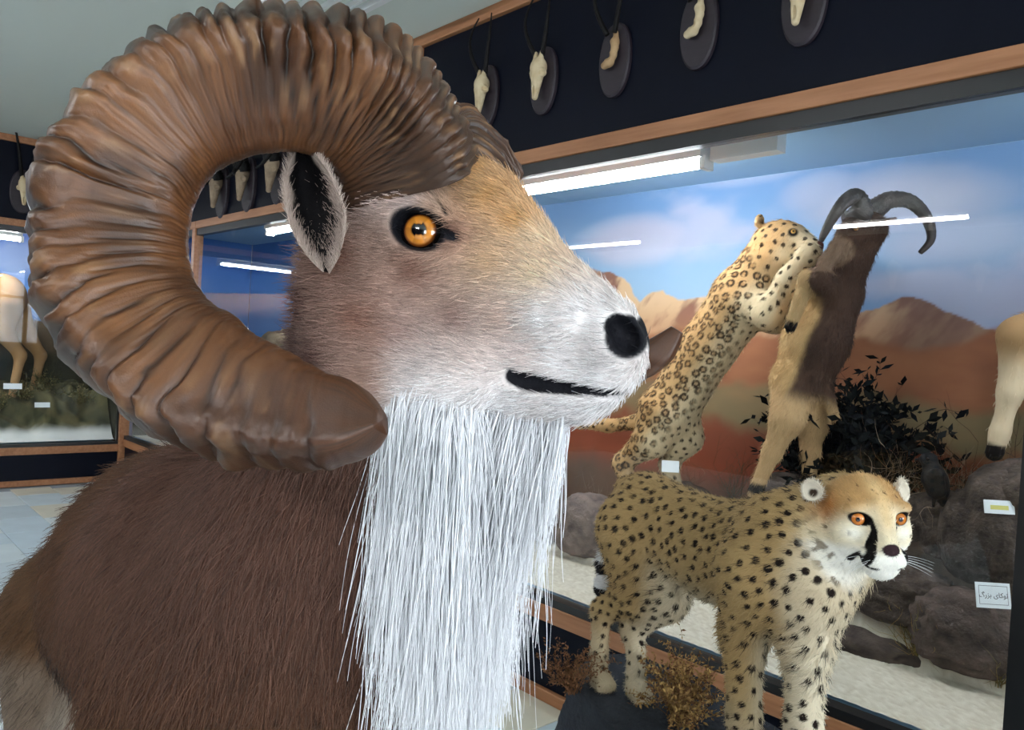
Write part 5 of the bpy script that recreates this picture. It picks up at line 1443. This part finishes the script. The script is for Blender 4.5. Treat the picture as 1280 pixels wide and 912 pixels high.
small_eye(bpx(1160, 573, -.024), np.array([-1.0, .2, .1]), UPV, .0055, srgb(40, 26, 16), bird)

# ------------------------------------------------------------------ scrub
pale_t = [srgb(170, 146, 124), srgb(140, 116, 96), brown]
def zb(p): return np.array([p[0], p[1], float(bank(np.array(p[0]), np.array(p[1]))[0]) - .01])
for (u, v, x, h, w, n, seed, cols, lab, kw) in [
    (742, 618, 3.10, .22, .13, 22, 61, pale_t, 'pale dry bush behind the mauve-grey boulder', {}),
    (1128, 605, 3.02, .34, .20, 60, 62, pale_t, 'wide tangle of pale dry twigs beneath the dark bush', {}),
    (1150, 725, 2.80, .22, .10, 40, 63, [srgb(150, 122, 72), olive], 'yellowish dry grass tuft beside the cheetah face', dict(levels=2)),
    (1262, 690, 2.82, .16, .06, 24, 64, [srgb(140, 118, 74), olive], 'short dry tuft against the black post above the lettered card', dict(levels=2)),
    (1072, 560, 3.16, .50, .045, 85, 65, [srgb(15, 18, 18), srgb(22, 23, 20), srgb(12, 14, 18)], 'tall dark bush behind the rearing sheep', dict(leaf=.045, rad=.003)),
    (1195, 600, 3.12, .26, .14, 30, 71, pale_t, 'pale dry twigs right behind the black bird', {}),
    (1215, 600, 3.05, .40, .08, 2, 66, [srgb(70, 50, 42)], 'bare thin branch standing behind the black bird', dict(rad=.0022)),
    (1255, 590, 3.06, .30, .10, 3, 67, [srgb(70, 50, 42)], 'bare twigs beside the pale goat leg', dict(rad=.002)),
    (690, 640, 3.18, .20, .12, 18, 68, [srgb(96, 86, 66), brown], 'low brown scrub at the foot of the painted peaks', {}),
    (915, 600, 3.15, .26, .13, 16, 69, [srgb(84, 84, 66), brown], 'olive dry scrub between leopard and rearing sheep', {}),
    (855, 590, 3.18, .20, .10, 10, 70, pale_t, 'thin pale twigs behind the leopard hind paws', {})]:
    p = L(u, v, x); b_ = zb(p); b_[2] = max(b_[2], min(p[2], 1.02)) if seed in (65,) else b_[2]
    put_shrub(zb(p), h, w, n, seed, cols, lab, 'dry plants in the diorama', 'shrub', **kw)

# ------------------------------------------------------------------ cards
M_card = plain('card', srgb(232, 236, 240), .6); M_ink = plain('ink', (.02, .02, .03), .6); M_yel = plain('yellow_print', srgb(214, 208, 120), .6)
def card(name, c, w, h, label, text=None, yaw=-.75, tilt=-.25, band=False):
    o = empty(name, c, label, 'card', 'exhibit cards'); o.rotation_euler = (0, 0, 0)
    Rm = (Matrix.Rotation(yaw, 3, 'Z') @ Matrix.Rotation(tilt, 3, 'X'))
    X = lambda x, y, z: np3(c) + np.array(Rm @ Vector((x, y, z)))
    def slab(nm, x0, x1, z0, z1, y0, y1, mat):
        m = MB(); v = [X(x, y, z) for z in (z0, z1) for x, y in ((x0, y0), (x1, y0), (x1, y1), (x0, y1))]
        m.add(v, [(0, 3, 2, 1), (4, 5, 6, 7), (0, 1, 5, 4), (1, 2, 6, 5), (2, 3, 7, 6), (3, 0, 4, 7)]); return m.build(nm, mat, o)
    slab('sheet', -w / 2, w / 2, 0, h, 0, .003, M_card)
    slab('prop', -.01, .01, 0, h * .7, .003, .006, M_card)
    if band: slab('print_band', -w * .3, w * .3, h * .30, h * .62, -.0006, 0, M_yel)
    if text:
        m = MB(); e = .0012
        for x0, x1, z0, z1 in ((-w*.42, w*.42, h*.14, h*.14 + e), (-w*.42, w*.42, h*.86, h*.86 + e), (-w*.42, -w*.42 + e, h*.14, h*.86), (w*.42 - e, w*.42, h*.14, h*.86)):
            m.add([X(x, -.0006, z) for x, z in ((x0, z0), (x1, z0), (x1, z1), (x0, z1))], [(0, 1, 2, 3)])
        m.build('border', M_ink, o)
        cu = bpy.data.curves.new('lettering', 'FONT'); cu.body = text; cu.size = h * .27; cu.align_x = 'CENTER'; cu.align_y = 'CENTER'; cu.extrude = .0002
        tf = bpy.data.objects.new('lettering_source', cu); COL.objects.link(tf); dg = bpy.context.evaluated_depsgraph_get(); tm = bpy.data.meshes.new_from_object(tf.evaluated_get(dg)); bpy.data.objects.remove(tf)
        tm.materials.clear(); tm.materials.append(M_ink); t = bpy.data.objects.new('lettering', tm); COL.objects.link(t); t.parent = o
        t.matrix_local = Matrix.Translation(Vector([float(q) for q in (X(0, -.001, h * .5) - np3(c))])) @ (Rm @ Matrix.Rotation(math.pi / 2, 3, 'X')).to_4x4()
    return o
# isolated/initial/medial/final letter forms, written right to left
TXT = ''.join(reversed('\uFE97\uFEEE\uFB90\uFE8E\uFBFC\u0020\uFE91\uFEB0\uFEAD\uFB92'))
card('exhibit_card', L(1243, 760, 2.70), .105, .075, 'white bordered card with a line of lettering beside the black post', TXT)
card('exhibit_card', L(1250, 642, 2.79), .095, .042, 'small card with yellow print on the tall dark crag', band=True)
card('exhibit_card', L(838, 590, 2.80), .075, .05, 'small blank white card above the cheetah back')
# ================================================================== rock under the ram
rp0 = S0.copy(); rp0[2] = 0; rp1 = S2.copy(); rp1[2] = 0
def two_step(ca, za, cb, zb_, r, seed):
    V = []; na, nr = 88, 14; d_ = norm(cb - ca); sd = np.cross(UPV, d_); Ln = np.linalg.norm(cb - ca); mid = (ca + cb) / 2
    rings = []
    for i in range(nr):
        f = i / (nr - 1); ring = []
        for k in range(na):
            a = 2 * math.pi * k / na; q = np.array([math.cos(a) * 2, math.sin(a) * 2, f * 2]); s = 1 + .18 * (fbm(q + seed, 4, seed) - .5)
            ca_, sa_ = math.copysign(abs(math.cos(a)) ** .6, math.cos(a)), math.copysign(abs(math.sin(a)) ** .6, math.sin(a))
            x, y = ca_ * (Ln / 2 + r) * s * (1.05 - .06 * f), sa_ * r * 1.15 * s * (1.05 - .06 * f)
            ztop = za + (zb_ - za) * float(sstep(-.12, .12, x)); ring.append(mid + d_ * x + sd * y + UPV * (ztop * f)); 
        rings.append(ring)
    for j in range(1, 12):
        ring = []
        for k in range(na):
            b = rings[nr - 1][k]; p = b + (mid - b) * j / 12; x = (p - mid) @ d_; p = p.copy(); p[2] = za + (zb_ - za) * float(sstep(-.12, .12, x)) + .010 * (float(fbm(p * 12, 3, seed)) - .5); ring.append(p)
        rings.append(ring)
    V = np.array(rings).reshape(-1, 3); F = [(i * na + k, i * na + (k + 1) % na, (i + 1) * na + (k + 1) % na, (i + 1) * na + k) for i in range(len(rings) - 1) for k in range(na)]
    F.append(tuple((len(rings) - 1) * na + k for k in range(na))); F.append(tuple(reversed(range(na))))
    return raw_mesh('rock_pedestal', V, F, True, lerpc(srgb(60, 54, 50), srgb(112, 100, 90), fbm(V * 14, 4, seed)))
tag(link('rock_pedestal', two_step(rp0, Z_FORE, rp1, Z_HIND, .24, 9), M_rock), 'stepped brown rock pedestal carrying the large ram', 'rock')

# ================================================================== trophies on the fascia
M_bone = vcol('old_bone', .7, .3, bump=(120, .3, .004)); M_board = plain('dark_stained_board', srgb(40, 30, 40), .55, var=(srgb(28, 20, 28), 8, (1, 1, 6)))
M_thinhorn = plain('black_horn', srgb(14, 12, 12), .6, spec=.2, bump=(80, .5, .01))
def trophy(pos, out, scale, kind, label, group, seed, horns='gazelle', board=None, bone=(srgb(214, 200, 168), srgb(176, 150, 112))):
    """skull on an oval board; out = wall normal into the room"""
    out = norm(np3(out)); up = UPV; sd = np.cross(up, out); pos = np3(pos); s = scale
    o = empty('mounted_skull', pos, label, 'trophy', group)
    def W(x, y, z): return pos + s * (x * sd + y * out + z * up)
    # board: oval with a point at the foot
    n = 40; ring = []
    for k in range(n):
        a = 2 * math.pi * k / n; x, z = .075 * math.copysign(abs(math.cos(a)) ** .9, math.cos(a)), .135 * math.sin(a) * (1 if math.sin(a) > 0 else 1.08)
        ring.append((x, z + .0))
    m = MB(); v = [W(x, 0.002, z) for x, z in ring] + [W(x, .016, z) for x, z in ring] + [W(x * .92, .022, z * .94) for x, z in ring]
    f = [tuple(reversed(range(n)))] + [(k, (k + 1) % n, n + (k + 1) % n, n + k) for k in range(n)] + [(n + k, n + (k + 1) % n, 2 * n + (k + 1) % n, 2 * n + k) for k in range(n)] + [tuple(2 * n + k for k in range(n))]
    m.add(v, f); m.build('board', board or M_board, o)
    h = .0026 * s
    c0 = W(0, .05, 0); R_ = .13 * s; F = Field(c0 - R_, c0 + R_, h); A = np.array([sd, out, up])
    if kind == 'skull':
        F.ell(W(0, .045, .045), np.array([.034, .034, .036]) * s, A, .01 * s); F.cone(W(0, .050, .03), .032 * s, W(0, .058, -.085), .0125 * s, .012 * s, 'u', (sd, .95))
        for q in (1, -1):
            F.ell(W(q * .032, .052, .012), np.array([.014, .018, .016]) * s, A, .01 * s); F.ell(W(q * .036, .062, .010), np.array([.0105, .016, .0115]) * s, A, .004 * s, 'd')
            F.ell(W(q * .020, .066, -.030), np.array([.005, .010, .014]) * s, A, .004 * s, 'd'); F.cone(W(q * .014, .052, .07), .012 * s, W(q * .018, .048, .10), .009 * s, .008 * s)
        F.ell(W(0, .076, -.062), np.array([.007, .016, .022]) * s, A, .004 * s, 'd')
        F.ell(W(.0, .086, -.014), np.array([.004, .012, .03]) * s, A, .003 * s, 'd')
    else:                                         # a broken skull cap: hooked crescent of bone
        P_ = [W(.012, .035, .055), W(.020, .040, .03), W(.016, .045, .0), W(.0, .045, -.022), W(-.022, .045, -.030)]; rr_ = [.017, .013, .014, .017, .014]
        F.chain([(p, r * s) for p, r in zip(P_, rr_)], .008 * s); F.ell(W(.002, .06, -.004), np.array([.014, .016, .013]) * s, A, .004 * s, 'd')
        F.cone(W(.016, .03, .05), .012 * s, W(.012, .03, .09), .010 * s, .008 * s)
    V, Q = F.skin(); V = relax(V, Q, 1, .4)
    link('skull', raw_mesh('skull', V, Q, True, lerpc(bone[1], bone[0], fbm(V * 30 / s, 4, seed))), M_bone, o)
    t = np.linspace(0, 1, 6)
    if horns == 'gazelle':
        for q in (1, -1): ridged_horn('horn', [W(q * (.017 + .05 * math.sin(a * 2.6)), .045 + .03 * math.sin(a * 3), .085 + .26 * a) for a in t], .011 * s, .003 * s, o, M_thinhorn, 40, 8, 16)
    elif horns == 'ram':
        for q in (1, -1): ridged_horn('horn', [W(q * (.100 - .080 * math.cos(p_) * (1 - .12 * p_ / 4.4)), .045 + .030 * p_, .055 + .080 * math.sin(p_)) for p_ in np.linspace(0, 4.4, 9)], .030 * s, .006 * s, o, M_thinhorn, 50, 10, 16)
    elif horns == 'tall':
        for q in (1, -1): ridged_horn('horn', [W(q * (.018 + .07 * a), .045 + .06 * math.sin(a * 2.6), .085 + .36 * a) for a in t], .013 * s, .004 * s, o, M_thinhorn, 40, 8, 20)
    return o
G = 'skull trophies on the dark fascia'
tw = at_x(605, 118, WX - .03); trophy((WX, tw[1], tw[2]), (-1, 0, 0), 1.0, 'skull', 'pale skull trophy beside the upright wooden strip, over the ram horn', G, 1)
for (u, v, kind, lab, sd_) in [(676, 98, 'skull', 'pale long-nosed skull trophy beside the hooked bone trophies', 2), (765, 72, 'cap', 'dark board with a brownish hooked bone fragment', 3),
                          (870, 32, 'cap', 'dark board with a paler hooked bone fragment', 4), (1002, -4, 'skull', 'skull trophy with forked pale nose above the white junction box', 5)]:
    tw = at_x(u, v, WX - .03); trophy((WX, tw[1], tw[2]), (-1, 0, 0), 1.0, kind, lab, G, sd_, bone=(srgb(190, 160, 120), srgb(150, 116, 82)) if sd_ == 3 else (srgb(214, 200, 168), srgb(176, 150, 112)))
G2 = 'curled horn trophies over the middle case'
for (u, v, lab, sd_) in [(272, 238, 'curled black ram horns trophy next to the wooden case post', 11), (305, 228, 'curled black ram horns trophy in the middle of three', 12), (342, 216, 'curled black ram horns trophy beside the living ram ear', 13)]:
    tw = at_x(u, v, WX - .05); trophy((WX, tw[1], tw[2]), (-1, 0, 0), 1.35, 'skull', lab.replace('living ', 'large '), G2, sd_, 'ram', bone=(srgb(170, 150, 124), srgb(110, 92, 76)))
tw = at_y(30, 238, LY - .05); trophy((tw[0], LY, tw[2]), (0, -1, 0), 1.3, 'skull', 'skull trophy with tall curved horns on the end wall fascia', 'trophies on the end wall', 21, 'tall')
for k, (y, z) in enumerate(((2.6, 2.45), (3.45, 2.5))):
    trophy((XL, y, z), (1, 0, 0), 2.0, 'skull', ['bleached ram skull on the dark wall opposite the case', 'second bleached ram skull on the dark wall opposite the case'][k], 'skulls on the opposite wall', 31 + k, 'ram', M_black)

# ================================================================== the far cases
def bank_mesh(X, Y, Z, C_):
    i = np.arange(X.size).reshape(X.shape); F = np.stack([i[:-1, :-1], i[1:, :-1], i[1:, 1:], i[:-1, 1:]], -1).reshape(-1, 4)
    return raw_mesh('ground', np.stack([X, Y, Z], -1).reshape(-1, 3), F, True, C_.reshape(-1, 3))
# end wall: white gravel lip, green-brown scrubby bank
X, Y = np.meshgrid(np.arange(-1.2, WX - .05, .02), np.arange(LY + .06, YB, .02), indexing='ij')
n = fbm(np.stack([X * 4, Y * 4, 0 * X], -1), 5, 401) - .5; n2 = fbm(np.stack([X * 16, Y * 16, 0 * X], -1), 4, 402) - .5
t = sstep(.10, .5, Y - LY + .1 * n); Z = .37 + .40 * t + (.30 * n + .10 * n2) * t
C_ = lerpc(srgb(226, 226, 222), lerpc(srgb(50, 52, 38), srgb(104, 98, 70), np.clip(n2 * 2 + .5, 0, 1)), sstep(.1, .3, t))
g2 = link('ground_bed', bank_mesh(X, Y, Z, C_), M_ground, case_back); g2['kind'] = 'stuff'
def back_z(x, y): return .37 + .40 * float(sstep(.10, .5, y - LY))
for k, (x, dy, h, lab) in enumerate([(1.35, .35, .20, 'olive scrub tuft by the white gravel lip of the end case'), (1.72, .55, .26, 'bushy olive scrub in the end case next to the corner'), (1.55, .42, .18, 'low grey-green scrub between the end case tufts'), (1.98, .38, .22, 'brownish scrub close to the corner post in the end case'), (1.25, .75, .26, 'dark scrub behind the pale legs in the end case')]):
    put_shrub((x, LY + dy, back_z(x, LY + dy) - .02), h, .10, 22, 80 + k, [olive, srgb(84, 88, 60), srgb(120, 108, 76)], lab, 'scrub in the end case', leaf=.018, rad=.002, levels=2)
# a stag whose hind legs show at the frame's edge
dy_ = LY + .55
def dp(x, z, q=0.0): return np.array([x, dy_ + q, z])
lgx = at_y(18, 440, dy_)[0]
def stag_field(F):
    F.cone(dp(lgx - .12, 1.62), .20, dp(lgx - .95, 1.66), .22, .06); F.cone(dp(lgx - 1.0, 1.72), .13, dp(lgx - 1.2, 2.0), .085, .06); F.cone(dp(lgx - 1.2, 2.03), .075, dp(lgx - 1.42, 1.96), .04, .04)
    for q, dx in ((-.10, 0), (.10, .20)):
        F.chain([(dp(lgx - .10 + dx * .4, 1.55, q), .15), (dp(lgx - .12 + dx, 1.32, q), .09), (dp(lgx + .03 + dx, 1.10, q), .045), (dp(lgx - .02 + dx, .74, q), .034)], .05)
        F.chain([(dp(lgx - .95, 1.55, q), .13), (dp(lgx - .95, 1.30, q), .07), (dp(lgx - .93, 1.08, q), .042), (dp(lgx - .94, .74, q), .034)], .05)
    return F
Vd, Fd = skin_mesh([stag_field(Field((lgx - 1.6, dy_ - .36, .70), (lgx + .35, dy_ + .36, 2.2), .018))])
Cd = lerpc(srgb(150, 112, 74), srgb(178, 140, 100), fbm(Vd * 6, 3, 55))
simple_animal('deer', 'tan deer mount standing on the scrubby bank in the end case', 'deer', (lgx - .5, dy_, .70), Vd, Fd, Cd, 0, (0, 0, -1))
card('exhibit_card', at_y(16, 486, LY + .30), .14, .05, 'small white card below the deer legs in the end case', yaw=0)
card('exhibit_card', at_y(53, 509, LY + .24), .12, .045, 'small white card among the scrub of the end case', yaw=0)
# middle and corner bays: low bank with boulders
for case_, y0, y1, sd_ in ((case_mid, 3.27, 6.09, 411), (case_corner, 6.13, LY - .04, 421)):
    X, Y = np.meshgrid(np.arange(WX + .06, XB - .004, .025), np.arange(y0, y1, .03), indexing='ij')
    n = fbm(np.stack([X * 4, Y * 4, 0 * X], -1), 5, sd_) - .5; t = sstep(2.55, 2.95, X + .2 * n); Z = .415 + .42 * t + .3 * n * t
    C_ = lerpc(srgb(214, 208, 196), lerpc(srgb(58, 52, 44), srgb(112, 100, 80), np.clip(n * 2 + .5, 0, 1)), sstep(.1, .4, t))
    g = link('ground_bed', bank_mesh(X, Y, Z, C_), M_ground, case_); g['kind'] = 'stuff'
c = at_x(352, 420, 3.0); put_rock(np.array([3.0, c[1] - .12, 1.0]), (.24, .42, .50), 91, 'big speckled boulder rising behind the ram neck in the middle case', (srgb(60, 52, 44), srgb(150, 132, 112)), .35)
